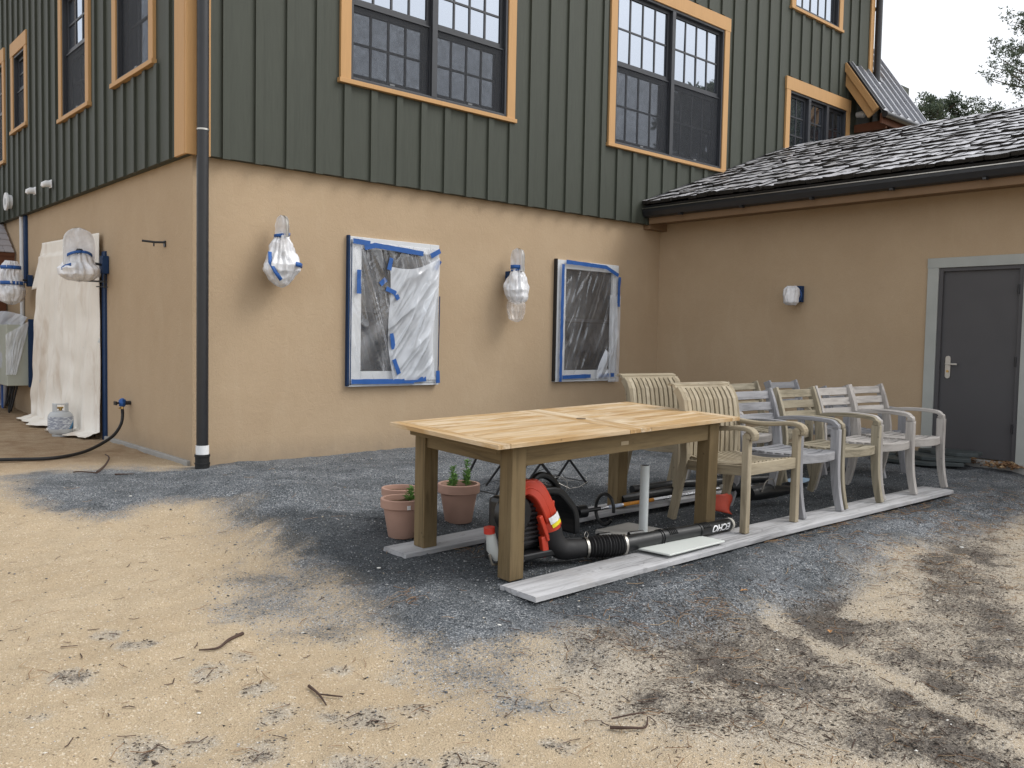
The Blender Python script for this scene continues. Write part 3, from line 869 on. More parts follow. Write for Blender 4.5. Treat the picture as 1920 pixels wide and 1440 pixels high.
# ------------------------------------------------------------------ the low wing
wing = thing('house_wing', 'low tan stucco wing with weathered shake roof and grey service door', 'building', (WX, 0, 0))
wing.location = (0, 0, 0)
DY0, DY1, DZ0, DZ1 = -3.917, -4.775, .056, 2.106
fw_ = lambda u, v, n: (WX - n, u, v)
mb = MB()
wall_sheet(mb, fw_, -9.0, 0.0, -.3, 2.99, [(DY1, DY0, -.3, DZ1)])
mb.build('stucco_wall', STUCCO, wing)
mb = MB(); mb.add([(WX, -9, -.3), (14, -9, -.3), (14, -9, 3.0), (10, -9, 4.4), (WX, -9, 3.0)], [(0, 1, 2, 3, 4)])
mb.add([(14, -9, -.3), (14, 0, -.3), (14, 0, 3.0), (14, -9, 3.0)], [(0, 1, 2, 3)])
mb.build('stucco_wall', STUCCO, wing)
door = MB().box(WX + .03, WX + .075, DY1, DY0, DZ0, DZ1).build('door', DOORM, wing, bevel=.003)
fr = MB()
for (y0, y1, z0, z1) in ((DY0 - .045, DY0, 0.0, DZ1), (DY1, DY1 + .045, 0.0, DZ1), (DY1 + .045, DY0 - .045, DZ1 - .04, DZ1)):
    fr.box(WX - .004, WX + .055, y0, y1, z0, z1)
fr.build('door_frame', DOORM, wing, bevel=.002)
for y0, y1 in ((DY0, DY0 + .118), (DY1 - .118, DY1)):
    MB().box(WX - .022, WX + .02, y0, y1, -.05, DZ1).build('door_trim', GREYTRIM, wing, bevel=.003)
MB().box(WX - .024, WX + .02, DY1 - .13, DY0 + .122, DZ1, DZ1 + .108).build('door_trim', GREYTRIM, wing, bevel=.003)
MB().box(WX - .06, WX + .03, DY1 - .10, DY0 + .0, -.06, DZ0 - .01).build('threshold', CONC, wing, bevel=.006)
hp = MB(); yy, zz = DY0 - .125, 1.02
pts = [(-.028, -.10), (.028, -.10), (.028, .10), (.020, .118), (0, .125), (-.020, .118), (-.028, .10)]
pts = [(-.020, -.118), (0, -.125), (.020, -.118)] + [(.028, -.10), (.028, .10), (.020, .118), (0, .125), (-.020, .118), (-.028, .10), (-.028, -.10)]
hp.prism(pts, lambda u, v, w: (WX + .03 - w, yy + u, zz + v), 0, .012)
hnd = hp.build('handle_plate', STEEL, door, bevel=.002)
MB().tube([(WX + .02, yy, zz + .035), (WX - .03, yy, zz + .035)], .010, 10).build('handle_stem', STEEL, door, True)
MB().obox((WX - .034, yy - .055, zz + .035), (0, 1, 0), (1, 0, 0), (0, 0, 1), .125, .014, .020).build('handle', STEEL, door, bevel=.004)
MB().tube([(WX + .018, yy, zz - .045), (WX + .010, yy, zz - .045)], .014, 12).build('key_cylinder', BRASS, door, True)
for z in (.35, 1.05, 1.80):
    MB().tube([(WX - .010, DY1 + .048, z), (WX - .010, DY1 + .048, z + .10)], .011, 10).build('hinge', BLACK, door, True)
# eave: fascia, soffit, gutter
MB().box(6.345, 6.385, -9, -.13, 2.862, 3.02).build('fascia', FASCIA, wing, bevel=.003)
MB().box(6.386, WX, -9, -.002, 2.90, 2.925).build('soffit', FASCIA, wing)
MB().box(6.386, WX - .0, -.001, -.12, 2.80, 2.899).build('frieze', FASCIA, wing)
mb = MB()
prof = [(6.24, 3.065), (6.238, 3.02), (6.262, 2.96), (6.30, 2.945), (6.343, 2.945), (6.343, 3.065), (6.337, 3.065), (6.337, 2.952), (6.30, 2.952), (6.268, 2.966), (6.245, 3.022), (6.247, 3.065)]
mb.prism(prof, lambda u, v, w: (u, w, v), -9, -.10)
gut = mb.build('gutter', BLACK, wing)
for k in range(9):
    MB().box(6.232, 6.30, -.75 - k * .95, -.715 - k * .95, 2.928, 2.950).build('gutter_hanger', BLACK, gut)
MB().box(6.228, 6.238, -9, -.10, 3.058, 3.068).build('gutter_bead', STEEL, gut)
# roof deck
SL = .3637; CS = math.cos(math.atan(SL)); SN = math.sin(math.atan(SL))
RX0, RZ0 = 6.27, 3.118
def roof_pt(s, y, n):      # s up the slope, n off it
    return (RX0 + s * CS - n * SN, y, RZ0 + s * SN + n * CS)
roof = MB().box(0.0, 3.92, -9.2, -.10, -.06, -.012, lambda s, y, n: roof_pt(s, y, n))
roof.prism([(9.95, 4.44), (13.9, 3.1), (13.9, 3.05), (9.95, 4.39)], lambda u, v, w: (u, w, v), -9.2, 1.9)
roof = roof.build('roof', BLACK, wing)
EXP = .285
widths = [.09, .12, .15, .18, .22]
def shake_mesh(w, var):
    r = random.Random(var * 31 + int(w * 1000))
    L = .58; t = .036 + r.uniform(-.008, .014)
    mb = MB(); ns = 3
    vs = []
    for j, s in enumerate((0, .5, 1)):
        for i in range(ns + 1):
            a = i / ns
            cup = .008 * (abs(a - .5) * 2) ** 2 * r.uniform(.3, 1.3) * (1 if var % 2 else -1)
            edge = r.uniform(-.012, .012) if j == 0 else 0
            vs.append((s * L + edge, (a - .5) * w, t * (1 - s) + cup * (1 - s) + .002)); vs.append((s * L + edge, (a - .5) * w, -.002 + cup * (1 - s) * .5))
    m = (ns + 1) * 2; fs = []
    for j in range(2):
        for i in range(ns):
            p = j * m + i * 2
            fs.append((p, p + 2, p + m + 2, p + m)); fs.append((p + 1, p + m + 1, p + m + 3, p + 3))
        fs.append((j * m, j * m + m, j * m + m + 1, j * m + 1)); e = j * m + ns * 2
        fs.append((e, e + 1, e + m + 1, e + m))
    for i in range(ns): fs.append((i * 2, i * 2 + 1, i * 2 + 3, i * 2 + 2))
    mb.add(vs, fs)
    me = mb.mesh('shake'); me.materials.append(SHAKE); me.materials.append(SHAKE_END_SHADE)
    for p in me.polygons:
        if p.normal.z < .6: p.material_index = 1  # steep faces get the painted-in gap shade
    return me
SM = {(w, k): shake_mesh(w, k) for w in widths for k in range(4)}
shakes = []
rs = random.Random(3)
for c in range(14):
    y = -.11 + 0.0
    while y > -9.1:
        w = rs.choice(widths); k = rs.randrange(4)
        s = c * EXP + rs.uniform(-.022, .022) - .03
        ln = 1.0
        shakes.append((s, y - w / 2, w, k, rs.uniform(.0, .010), rs.gauss(0, .010), rs.gauss(0, .025)))
        y -= w + rs.uniform(.003, .012)
camp = Vector((-3.186, -8.06, 1.24))
def shake_mat(s, y, n, r1, r2):
    o = Vector(roof_pt(s, y, n + .012))
    R = Matrix.Rotation(-math.atan(SL), 4, 'Y') @ Matrix.Rotation(-.004 + r1, 4, 'Y') @ Matrix.Rotation(r2, 4, 'Z')
    return Matrix.Translation(o) @ R
def vis(q):
    p = Vector(roof_pt(q[0], q[1], 0)) - camp
    d = p.dot(fw); x = p.dot(r2) / d * 1643.36 + 960
    return (0 if x < 1930 else 1, d)
shakes.sort(key=vis)
rest = MB()
for i, (s, y, w, k, n, r1, r2_) in enumerate(shakes):
    M = shake_mat(s, y, n, r1, r2_)
    if i < 300:
        o = link('shake', SM[(w, k)], SHAKE, roof)
        o.matrix_local = M
    else:
        m = SM[(w, k)]
        rest.add([M @ v.co for v in m.vertices], [tuple(p.vertices) for p in m.polygons])
sc_o = rest.build('shake_courses', SHAKE, roof); sc_o.data.materials.append(SHAKE_END_SHADE)
for p in sc_o.data.polygons:
    if p.normal.z < .6: p.material_index = 1
tag(sc_o, kind='stuff')
MB().box(9.9, 9.99, -9.2, -.1, 4.455, 4.49).build('ridge_cap', SHAKE, roof)
MB().box(0, 3.9, -.108, -.082, .0, .03, lambda s, y, n: roof_pt(s, y, n + .03)).build('step_flashing', BLACK, roof)

# ------------------------------------------------------------------ entry bump-out at far left
ent = thing('entry_porch', 'small shingled entry roof on dark red timber at far left edge', 'porch', (-.9, 7, 0))
ent.location = (0, 0, 0)
PZ = lambda y: 2.37 + .68 * (y - 6.72)
rb = MB().prism([(6.72, PZ(6.72) - .05), (8.3, PZ(8.3) - .05), (8.3, PZ(8.3)), (6.72, PZ(6.72))], lambda u, v, w: (w, u, v), -2.2, -.02)
rb = rb.build('roof', TIMBER, ent)
for c in range(9):
    x = -.03
    while x > -2.1:
        w = rs.uniform(.11, .17); y = 6.69 + c * .15
        MB().box(0, 1, 0, 1, 0, 1, fn=lambda a, b, d, x=x, w=w, y=y: (x - w + a * (w - .006), y + b * .20, PZ(y + b * .20) + .004 + .020 * (1 - b) + d * .014)).build('shingle', SHAKE2, rb)
        x -= w
MB().box(-2.2, -.02, 6.74, 6.80, 2.18, 2.345).build('beam', TIMBER, ent)
MB().box(-.16, -.02, 7.3, 7.44, -.1, 2.18).build('post', TIMBER, ent)
MB().box(-2.2, -.17, 7.5, 7.56, -.1, 2.5).build('timber_wall', TIMBER, ent)

# ------------------------------------------------------------------ windows of the stucco wall, masked with film
def low_window(x0, x1, z0, z1, gx0, gx1, gz0, gz1, edge):
    W = MB()
    W.box(x0, gx0, -.045, .01, z0, z1).box(gx1, x1, -.045, .01, z0, z1).box(gx0, gx1, -.045, .01, z0, gz0).box(gx0, gx1, -.045, .01, gz1, z1)
    W = W.build('window', PAPERW, house, bevel=.004)
    MB().box(x0 - .022, x0 - .002, -.05, .008, z0 - .02, z1 + .01).build('side_casing', edge, W)
    MB().box(x0 - .02, x1 + .01, -.05, .008, z0 - .024, z0 - .003).build('sill', PAPERW, W)
    zm = (gz0 + gz1) / 2
    MB().box(gx0, gx1, -.014, -.008, zm + .02, gz1).build('pane', GLASS_LOW, W)
    MB().box(gx0, gx1, -.014, -.008, gz0, zm - .02).build('pane', GLASS_LOW, W)
    MB().box(gx0, gx1, -.03, -.006, zm - .02, zm + .02).build('meeting_rail', SASH, W)
    MB().box(gx0 + .01, gx1 - .01, -.0185, -.0165, gz0 + .01, zm - .02).build('insect_screen', SCREEN, W)
    return W
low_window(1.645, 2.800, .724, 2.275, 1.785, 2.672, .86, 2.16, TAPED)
low_window(4.676, 5.843, .721, 2.257, 4.835, 5.725, .842, 2.15, BLACK)

def tape(parent, pts, w=.05, mat=TAPE, y=-.075, normal=None):
    """strip of tape along a polyline in the wall plane (x,z) with slight crumple"""
    mb = MB(); P = [Vector((p[0], 0, p[1])) for p in pts]
    Q = []
    for i in range(len(P) - 1):
        n = max(2, int((P[i + 1] - P[i]).length / .05))
        for k in range(n): Q.append(P[i].lerp(P[i + 1], k / n))
    Q.append(P[-1])
    vs = []
    for i, p in enumerate(Q):
        t = (Q[min(i + 1, len(Q) - 1)] - Q[max(i - 1, 0)]).normalized(); n = Vector((-t.z, 0, t.x))
        ww = w * (.5 + .10 * noise.noise(p * 9))
        d = .005 * noise.noise(p * 14)
        vs += [(p + n * ww) + Vector((0, y + d, 0)), (p - n * ww) + Vector((0, y + d + .003 * noise.noise(p * 30), 0))]
    mb.add(vs, [(i * 2, i * 2 + 1, i * 2 + 3, i * 2 + 2) for i in range(len(Q) - 1)])
    return mb.build('tape_strip', mat, parent, False, thick=.0008)

def film(name, parent, mat, x0, x1, z0, z1, yb, nu=70, nv=90, amp=.02, dirv=(1, .35), seed=0, taper=None, bulge=0, freq=9):
    dv = Vector((dirv[0], dirv[1])).normalized()
    def fn(a, b):
        x = x0 + (x1 - x0) * a; z = z0 + (z1 - z0) * b
        if taper: x, z = taper(a, b, x, z)
        c = (x * dv.x + z * dv.y) * freq
        f = noise.noise(Vector((c, (x * -dv.y + z * dv.x) * 1.3, seed)))
        r = 1 - abs(f) * 2
        f2 = noise.noise(Vector((c * 2.7, (x * -dv.y + z * dv.x) * 2.2, seed + 9)))
        ed = min(a, 1 - a, b, 1 - b) * 8; ed = min(1, ed)
        y = yb - (amp * max(0, r) ** 3 + amp * .35 * (1 - abs(f2) * 2) ** 2) * (0.25 + .75 * ed) - bulge * math.sin(math.pi * a) * math.sin(math.pi * b)
        return (x, y, z)
    return MB().grid(nu, nv, fn).build(name, mat, parent, 'all')

ps = thing('plastic_sheet', 'cloudy plastic sheet with blue tape over the left stucco window, sagging double layer', 'plastic sheet', (0, 0, 0), 0, 'plastic sheets taped over windows')
film('clear_layer', ps, FILM_A, 1.66, 2.80, .75, 2.23, -.052, amp=.022, dirv=(1, .30), seed=1, bulge=.01)
def tp(a, b, x, z):
    x = 2.08 + (2.745 - 2.08) * a + .10 * (1 - b) * (1 - a) - .04 * math.sin(b * 5)
    z = .76 + (2.06 - .76) * b + .07 * (a - .5) * 2 * b - .07 * math.sin(math.pi * a) * b
    return x, z
film('milky_layer', ps, FILM_B, 2.08, 2.79, .76, 2.06, -.075, amp=.03, dirv=(.8, -.55), seed=4, taper=tp, bulge=.03, freq=6)
for pts in ([(1.66, 2.225), (1.87, 2.215)], [(1.80, 2.165), (1.93, 2.20), (2.56, 2.160)], [(2.66, 2.14), (2.79, 2.21)], [(2.73, 2.0), (2.79, 2.10)],
            [(1.735, 1.93), (1.735, 1.68)], [(2.125, 2.08), (2.095, 1.95)], [(2.0, 1.79), (2.07, 1.85)], [(2.06, 1.75), (2.17, 1.71), (2.22, 1.64)],
            [(2.135, 1.27), (2.165, 1.10)], [(2.17, .99), (2.24, .83)], [(1.655, .755), (2.45, .745)], [(2.30, .75), (2.62, .77)], [(2.785, .72), (2.78, .86)]):
    tape(ps, pts, .052, TAPE, -.10 if 2 < pts[0][0] < 2.3 and pts[0][1] < 2.1 else -.078)
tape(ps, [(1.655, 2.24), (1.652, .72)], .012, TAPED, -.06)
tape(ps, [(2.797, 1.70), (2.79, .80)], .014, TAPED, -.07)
ps2 = thing('plastic_sheet', 'thin clear plastic sheet with neat blue tape border over the right stucco window', 'plastic sheet', (0, 0, 0), 0, 'plastic sheets taped over windows')
film('clear_layer', ps2, FILM_A2, 4.70, 5.84, .73, 2.22, -.054, amp=.02, dirv=(1, -.45), seed=7, bulge=.012)
film('milky_layer', ps2, FILM_B, 5.64, 5.86, .68, 1.85, -.075, nu=20, nv=60, amp=.02, dirv=(1, .1), seed=12, freq=11)
for pts in ([(4.80, 2.235), (5.55, 2.215), (5.80, 2.12)], [(4.745, 2.20), (4.742, 1.5), (4.738, .70)], [(5.825, 2.10), (5.815, 1.70)], [(4.77, .755), (5.30, .765)], [(5.46, .765), (5.76, .775)]):
    tape(ps2, pts, .05, TAPE, -.08)
# torn flap hanging at lower right
film('loose_flap', ps2, FILM_B, 5.36, 5.62, .72, 1.12, -.09, nu=24, nv=30, amp=.03, dirv=(1, -.6), seed=15, bulge=.03, freq=9, taper=lambda a, b, x, z: (5.40 + (.08 + .16 * (1 - b)) * a + .14 * b - .03 * math.sin(b * 4), z - .05 * a * b))

# ------------------------------------------------------------------ wrapped wall lamps
def bag(prof, seed, crumple=.03, n=64, sub=9, squash=.8, freq=7):
    """prof (r,z) from bottom to top; crumpled bag of revolution, wall on +y side"""
    P = []
    for i in range(len(prof) - 1):
        for k in range(sub):
            t = k / sub
            P.append((prof[i][0] * (1 - t) + prof[i + 1][0] * t, prof[i][1] * (1 - t) + prof[i + 1][1] * t))
    P.append(prof[-1])
    def fn(v):
        f = noise.noise(Vector((v.x * freq, v.y * freq, v.z * freq * .6 + seed))); rr = math.hypot(v.x, v.y)
        f2 = noise.noise(Vector((v.x * freq * 3, v.y * freq * 3, v.z * freq * 2 + seed)))
        ang = math.atan2(v.y, v.x)
        f3 = abs(noise.noise(Vector((math.cos(ang) * 3.2, math.sin(ang) * 3.2 + seed, v.z * 2.2))))
        f4 = abs(noise.noise(Vector((v.x * freq * 2 + 5, v.y * freq * 2, v.z * freq * 1.1 + seed))))
        s = 1 + (f * 1.3 + f2 * .35 - f3 * 2.6 - f4 * .9 + .6) * crumple / max(rr, .04)
        return Vector((v.x * s, v.y * squash * s, v.z + f2 * crumple * .4))
    return MB().lathe([(max(r, .004), z) for r, z in P], (0, 0, 0), n, fn)
def band(r, z, w, tilt=0, squash=.8, a0=0, a1=2 * math.pi, mat=TAPE, parent=None, seed=0):
    n = 28; vs = []
    for i in range(n + 1):
        a = a0 + (a1 - a0) * i / n
        rr = r * (1 + .04 * noise.noise(Vector((a * 2, seed, 0))))
        for s in (-1, 1):
            vs.append((math.cos(a) * rr, math.sin(a) * rr * squash, z + s * w / 2 + tilt * math.cos(a)))
    return MB().add(vs, [(i * 2, i * 2 + 2, i * 2 + 3, i * 2 + 1) for i in range(n)]).build('tape_strip', mat, parent, True, thick=.002)
def arch(parent, r, h, z, seed, mat=FILM_C):
    """tall rounded loop at the top of the lantern, a flat ring standing across the wall"""
    mb = MB(); n = 18; path = []
    path.append((0, -r, z))
    for i in range(n + 1):
        a = math.pi * (1 - i / n)
        path.append((0, math.cos(a) * r, z + h - r + math.sin(a) * r))
    path.append((0, r, z))
    mb.tube(path, .012, 8)
    o = mb.build('hoop', STEEL, parent, True)
    nu = 12
    cov = MB()
    for s in (-1, 1):
        cov.grid(nu, nu, lambda a, b, s=s: (s * (.018 + .012 * noise.noise(Vector((a * 5, b * 6, seed + s)))), (a - .5) * 2 * (r + .012) * math.sqrt(max(0, 1 - max(0, (b * h - (h - r)) / r) ** 2)), z + b * (h + .012)))
    cov.build('film_cover', FILM_C, parent, 'all')

def wrapped_lamp(label, loc, rz, prof, seed, hoop=None, bands=(), box=None, tail=None, squash=.8, crumple=.030, out=.17):
    t = thing('wrapped_wall_lamp', label, 'lamp', loc, rz, 'outdoor wall lamps wrapped in plastic')
    if box:
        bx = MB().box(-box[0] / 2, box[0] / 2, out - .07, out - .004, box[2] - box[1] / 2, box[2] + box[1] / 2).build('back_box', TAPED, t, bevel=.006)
        MB().tube([(0, out - .07, box[2]), (0, .02, box[2] + .03), (0, 0, box[2] + .06)], .014, 8).build('arm', BLACK, t, True)
    bag(prof, seed, crumple, squash=squash).build('plastic_bag', FILM_C, t, 'all')
    # the lantern inside
    if seed != 9.0: MB().lathe([(.05, prof[0][1] + .12), (.07, prof[0][1] + .16), (.075, prof[0][1] + .30), (.03, prof[0][1] + .36)], (0, 0, 0), 16).build('lantern', BLACK, t, True)
    if hoop: arch(t, hoop[0], hoop[1], hoop[2], seed)
    for b in bands: band(*(tuple(b) + (0, squash)[len(b) - 3:] if len(b) < 5 else tuple(b[:4]) + (squash,) + tuple(b[5:])), parent=t)
    if tail:
        bag(tail, seed + 5, crumple * .7, squash=squash, freq=5).build('loose_bag_end', FILM_D, t, 'all')
    return t
# main wall: left of the left window
wrapped_lamp('wrapped lamp left of the cloudy taped window, teardrop bag with slanting blue tape', (.80, -.19, 1.72), 0,
    [(.01, -.03), (.06, 0), (.115, .05), (.175, .13), (.185, .19), (.15, .27), (.12, .35), (.075, .46), (.045, .50)], 2.0,
    hoop=(.10, .20, .455), bands=[(.078, .475, .028, .012), (.062, .45, .02, -.01, .8, 3.3, 5.2)], box=(.1, .14, .22), squash=.82)
lam1 = bpy.data.objects['wrapped_wall_lamp']
# slanting tape down its left side and one short piece on the right
def patch_strip(parent, pts, w=.035):
    mb = MB(); P = [Vector(p) for p in pts]; vs = []
    for i, p in enumerate(P):
        tt = (P[min(i + 1, len(P) - 1)] - P[max(i - 1, 0)]).normalized(); n = tt.cross(Vector((0, -1, 0))).normalized()
        vs += [p + n * w / 2, p - n * w / 2]
    mb.add(vs, [(i * 2, i * 2 + 1, i * 2 + 3, i * 2 + 2) for i in range(len(P) - 1)])
    return mb.build('tape_strip', TAPE, parent, True, thick=.002)
patch_strip(lam1, [(-.155, -.06, .30), (-.165, -.085, .20), (-.13, -.125, .11), (-.07, -.125, .035)], .038)
patch_strip(lam1, [(.06, -.165, .195), (.13, -.125, .19), (.185, -.06, .185)], .045)
wrapped_lamp('wrapped lamp between the two taped windows, bag end drooping below', (3.86, -.19, 1.60), 0,
    [(.03, .06), (.10, .08), (.145, .14), (.165, .22), (.135, .30), (.115, .38), (.075, .45), (.06, .50)], 6.0,
    hoop=(.095, .27, .44), bands=[(.090, .495, .045, .0), (.085, .47, .02, .02)], box=(.10, .18, .36), tail=[(.02, -.16), (.09, -.13), (.125, -.04), (.13, .05), (.10, .12)], squash=.8)
# wing wall (faces -x)
wl_ = wrapped_lamp('small wrapped lamp on the shaded wing wall left of the grey door', (WX - .17, -2.23, 1.72), -math.pi / 2,
    [(.05, .0), (.085, .03), (.09, .12), (.085, .19), (.045, .235)], 9.0, bands=[], box=(.13, .20, .14), squash=1.2, crumple=.016, out=.17)
bd_ = band(.1, 0, .03, 0, 1, 0, 2 * math.pi, TAPE, wl_)
bd_.matrix_local = Matrix.Translation((0, .045, .12)) @ Matrix.Rotation(math.pi / 2, 4, 'X') @ Matrix.Rotation(math.pi / 2, 4, 'Z')
# left wall
wrapped_lamp('large wrapped lamp above the corner of the canvas drop cloth, round hood showing', (-.30, 2.45, 1.78), -math.pi / 2,
    [(.02, .0), (.12, .02), (.19, .07), (.20, .14), (.12, .22), (.09, .32)], 12.0, hoop=(.15, .40, .18), bands=[(.12, .27, .03, .05), (.17, .12, .035, .07, .8, 3.2, 5.6)], box=(.12, .20, .20), squash=1.1, out=.30)
br_ = MB().bar((-.02, 2.40, 1.79), (-.30, 2.45, 1.79), .020, .018).bar((-.05, 2.40, 1.72), (-.05, 2.40, 1.86), .016, .016).bar((-.02, 2.38, 1.73), (-.14, 2.40, 1.73), .012, .012).build('bracket', BLACK, bpy.data.objects['wrapped_wall_lamp.003'])
br_.matrix_parent_inverse = Matrix.LocRotScale(Vector((-.30, 2.45, 1.78)), Matrix.Rotation(-math.pi / 2, 3, 'Z').to_quaternion(), None).inverted()
wrapped_lamp('wrapped lamp at far left beyond the drop cloth, two blue tape rings', (-.28, 5.75, 1.72), -math.pi / 2,
    [(.05, -.14), (.12, -.10), (.17, .0), (.18, .07), (.145, .12), (.15, .16), (.135, .25), (.12, .38), (.07, .46)], 15.0,
    bands=[(.150, .155, .05, 0), (.128, .37, .05, 0)], box=(.10, .16, .20), squash=1.0, out=.27)

# ------------------------------------------------------------------ drop cloth and masking at the left wall
dc = thing('drop_cloth', 'stained canvas drop cloth hanging over a doorway down to the sand', 'drop cloth')
def cl(a, b):
    y = 2.60 + (5.05 - 2.60) * a; z = 2.33 * b + .02 + .05 * a * b
    f = noise.noise(Vector((y * 3.0, z * .30, 3))) + .7 * noise.noise(Vector((y * 7, z * .5, 8))) + .25 * noise.noise(Vector((y * 3, z * 4, 18)))
    k = (1 - b)
    out = .075 + .02 * k + .05 * k ** 6 + f * (.03 + .10 * k) + .03 * k * abs(noise.noise(Vector((y * 4.3, z * .3, 21))))
    out = .035 + (out - .035) * min(1, .25 + a * 5)
    if b > .93 and a > .0: out = .05
    yy = y + .10 * k * (a - .3) + (.30 * k * a)
    if b < .09:
        q = (.09 - b) / .09
        out += q * (.16 + .10 * noise.noise(Vector((y * 3, 1, 1)))); z = .02 + .05 * b / .09 + .02 * noise.noise(Vector((y * 8, q * 3, 2)))
    return (-out, yy, max(z, .0) + (0.0))
MB().grid(110, 90, cl).build('canvas', CLOTH, dc, 'all', thick=.004)
MB().grid(14, 20, lambda a, b: (-.05 - .05 * a * (1 - b), 5.05 + a * (.34 * (1 - b) + .02), 2.36 - (1 - b) * .55 - .03 * a)).build('folded_corner', CLOTH, dc, 'all', thick=.004)
MB().box(-.022, .004, 2.48, 2.60, -.05, 2.14).build('taped_casing', TAPED, house)
mk = thing('masked_meter_box', 'plastic masked utility box on the wall at far left with cables below', 'utility box')
MB().box(-.34, .0, 5.75, 7.0, .44, 1.30).build('box_body', simple('grey_green_box', (.40, .42, .36), .6), mk, bevel=.01)
MB().grid(24, 30, lambda a, b: (-.36 + .30 * a * (.45 + .55 * b), 5.715 - .02 * abs(noise.noise(Vector((a * 6, b * 2, 3)))), .60 + b * .76 - .20 * (1 - a) * b)).build('plastic_layer', FILM_B, mk, 'all')
MB().box(-.075, .002, 5.70, 5.745, .42, 1.38).build('tape_strip', TAPED, mk)
MB().grid(40, 40, lambda a, b: (-.26 + .20 * b ** 3 - .12 * (1 - a) * 0 - .14 * a - .10 * a * (1 - b) - .03 * (1 - abs(noise.noise(Vector((a * 6 + b * 3, b, 4)))) * 2), 5.70 + 1.3 * a, .62 + b * .78 + .10 * math.sin(a * 2) - .55 * max(0, a - .55) * (1 - b))).build('plastic_layer', FILM_B, mk, 'all')
for z0, y0, y1 in ((.62, 5.8, 6.6), (1.22, 5.9, 6.4)):
    MB().box(-.262, -.258, y0, y1, z0, z0 + .05, lambda x, y, z, z0=z0, y0=y0: (x - .05 * (y - y0), y, z - .16 * (y - y0) * (1 if z0 < 1 else .6))).build('tape_strip', TAPE, mk)
for k, (y, d) in enumerate(((6.15, .42), (6.3, .50), (6.45, .36))):
    MB().tube([(-.12, y, .46), (-.16, y - .02, .30), (-.20, y + .03, .46 - d * .9), (-.18, y + .16, .46 - d), (-.13, y + .28, .35), (-.12, y + .30, .46)], .014, 8).build('cable', RUBBER, mk, True)
ms = thing('plastic_door_mask', 'loose plastic film with blue tape hanging to the ground at far left edge', 'plastic sheet')
MB().grid(30, 50, lambda a, b: (-.10 - .05 * (1 - abs(noise.noise(Vector((a * 7, b * 2, 6)))) * 2), 6.95 + 1.0 * a, -.02 + b * 1.5)).build('film', FILM_B, ms, 'all')
MB().box(-.17, -.165, 6.85, 6.98, .03, .62).build('tape_strip', TAPE, ms)
cp = thing('conduit', 'white conduit with blue tape rising on the stucco at far left', 'pipe')
MB().tube([(-.03, 6.25, 1.3), (-.03, 6.25, 2.86)], .03, 12).build('pipe', PAPERW, cp, True)
MB().box(-.035, -.002, 6.02, 6.14, 1.9, 2.86).build('tape_strip', TAPED, cp)

# vents and camera on the siding
for (y, z, lb) in ((4.36, 3.10, 'small white hooded vent on green siding, nearer of the pair'), (5.15, 3.10, 'small white hooded vent on green siding, farther of the pair')):
    v = thing('vent_hood', lb, 'vent', (-.112, y, z), 0, 'small vent hoods on the left siding')
    MB().box(-.004, .006, -.05, .05, -.05, .05).build('flange', WHITE, v, bevel=.003)
    MB().tube([(-.004, 0, .0), (-.05, 0, -.002), (-.085, 0, -.02), (-.10, 0, -.045)], [.042, .042, .036, .018], 14).build('hood', WHITE, v, True)
v = thing('round_vent', 'round grey white vent cap on green siding at far left', 'vent', (-.112, 6.5, 3.09))
MB().tube([(.004, 0, 0), (-.05, 0, 0)], .10, 22).tube([(-.05, 0, 0), (-.075, 0, 0)], .13, 22).build('cap', WHITE, v, True)
MB().tube([(-.0755, 0, 0), (-.08, 0, 0)], .05, 16).build('grille', PVC, v, True)
v = thing('security_camera', 'small white dome camera beside the ochre trimmed upper window', 'camera', (12.10, -.112, 5.40))
MB().tube([(0, .0, 0), (0, -.02, 0)], .05, 16).build('mount', WHITE, v, True)
MB().tube([(0, -.02, .0), (0, -.09, -.005), (0.0, -.14, -.03)], [.05, .06, .045], 16).build('body', WHITE, v, True)
v = thing('wall_bracket', 'thin black rod bracket sticking out of the left stucco wall', 'bracket', (0, .68, 2.10))
MB().box(-.012, 0, -.02, .02, -.03, .03).build('plate', BLACK, v)
MB().tube([(-.01, 0, .015), (-.09, .03, .012), (-.20, .07, .02)], .011, 8).build('rod', BLACK, v, True)
MB().tube([(-.10, .03, .01), (-.10, .03, -.03)], .007, 8).build('stub', BLACK, v, True)

# tap and hose
tp_ = thing('garden_tap', 'blue taped garden tap on left wall with brass hose fitting', 'tap', (0, 1.70, .47))
MB().tube([(0, 0, 0), (-.06, 0, 0)], .022, 12).build('stem', BLACK, tp_, True)
mb = bag([(.01, -.045), (.034, -.03), (.040, 0), (.034, .03), (.01, .05)], 4, .012, 18, 4, 1.2, 20)
mb.v = [(a - .085, b, c) for a, b, c in mb.v]
mb.build('taped_body', TAPE, tp_, 'all')
MB().tube([(-.10, 0, .0), (-.15, 0, .0)], .012, 8).box(-.165, -.148, -.035, .035, -.02, .02).build('knob', BLACK, tp_, True)
MB().tube([(-.085, 0, -.03), (-.088, -.005, -.065)], .013, 10).tube([(-.088, -.005, -.05), (-.125, -.005, -.055)], .008, 8).build('fitting', BRASS, tp_, True)
hp_ = [(-.088, 1.695, .405), (-.09, 1.68, .33), (-.13, 1.62, .24), (-.24, 1.52, .14), (-.42, 1.42, .06), (-.60, 1.27, .025), (-.82, 1.08, .02), (-1.02, 1.02, .02), (-1.25, 1.12, .02), (-1.5, 1.22, .02), (-2.1, 1.45, .02)]
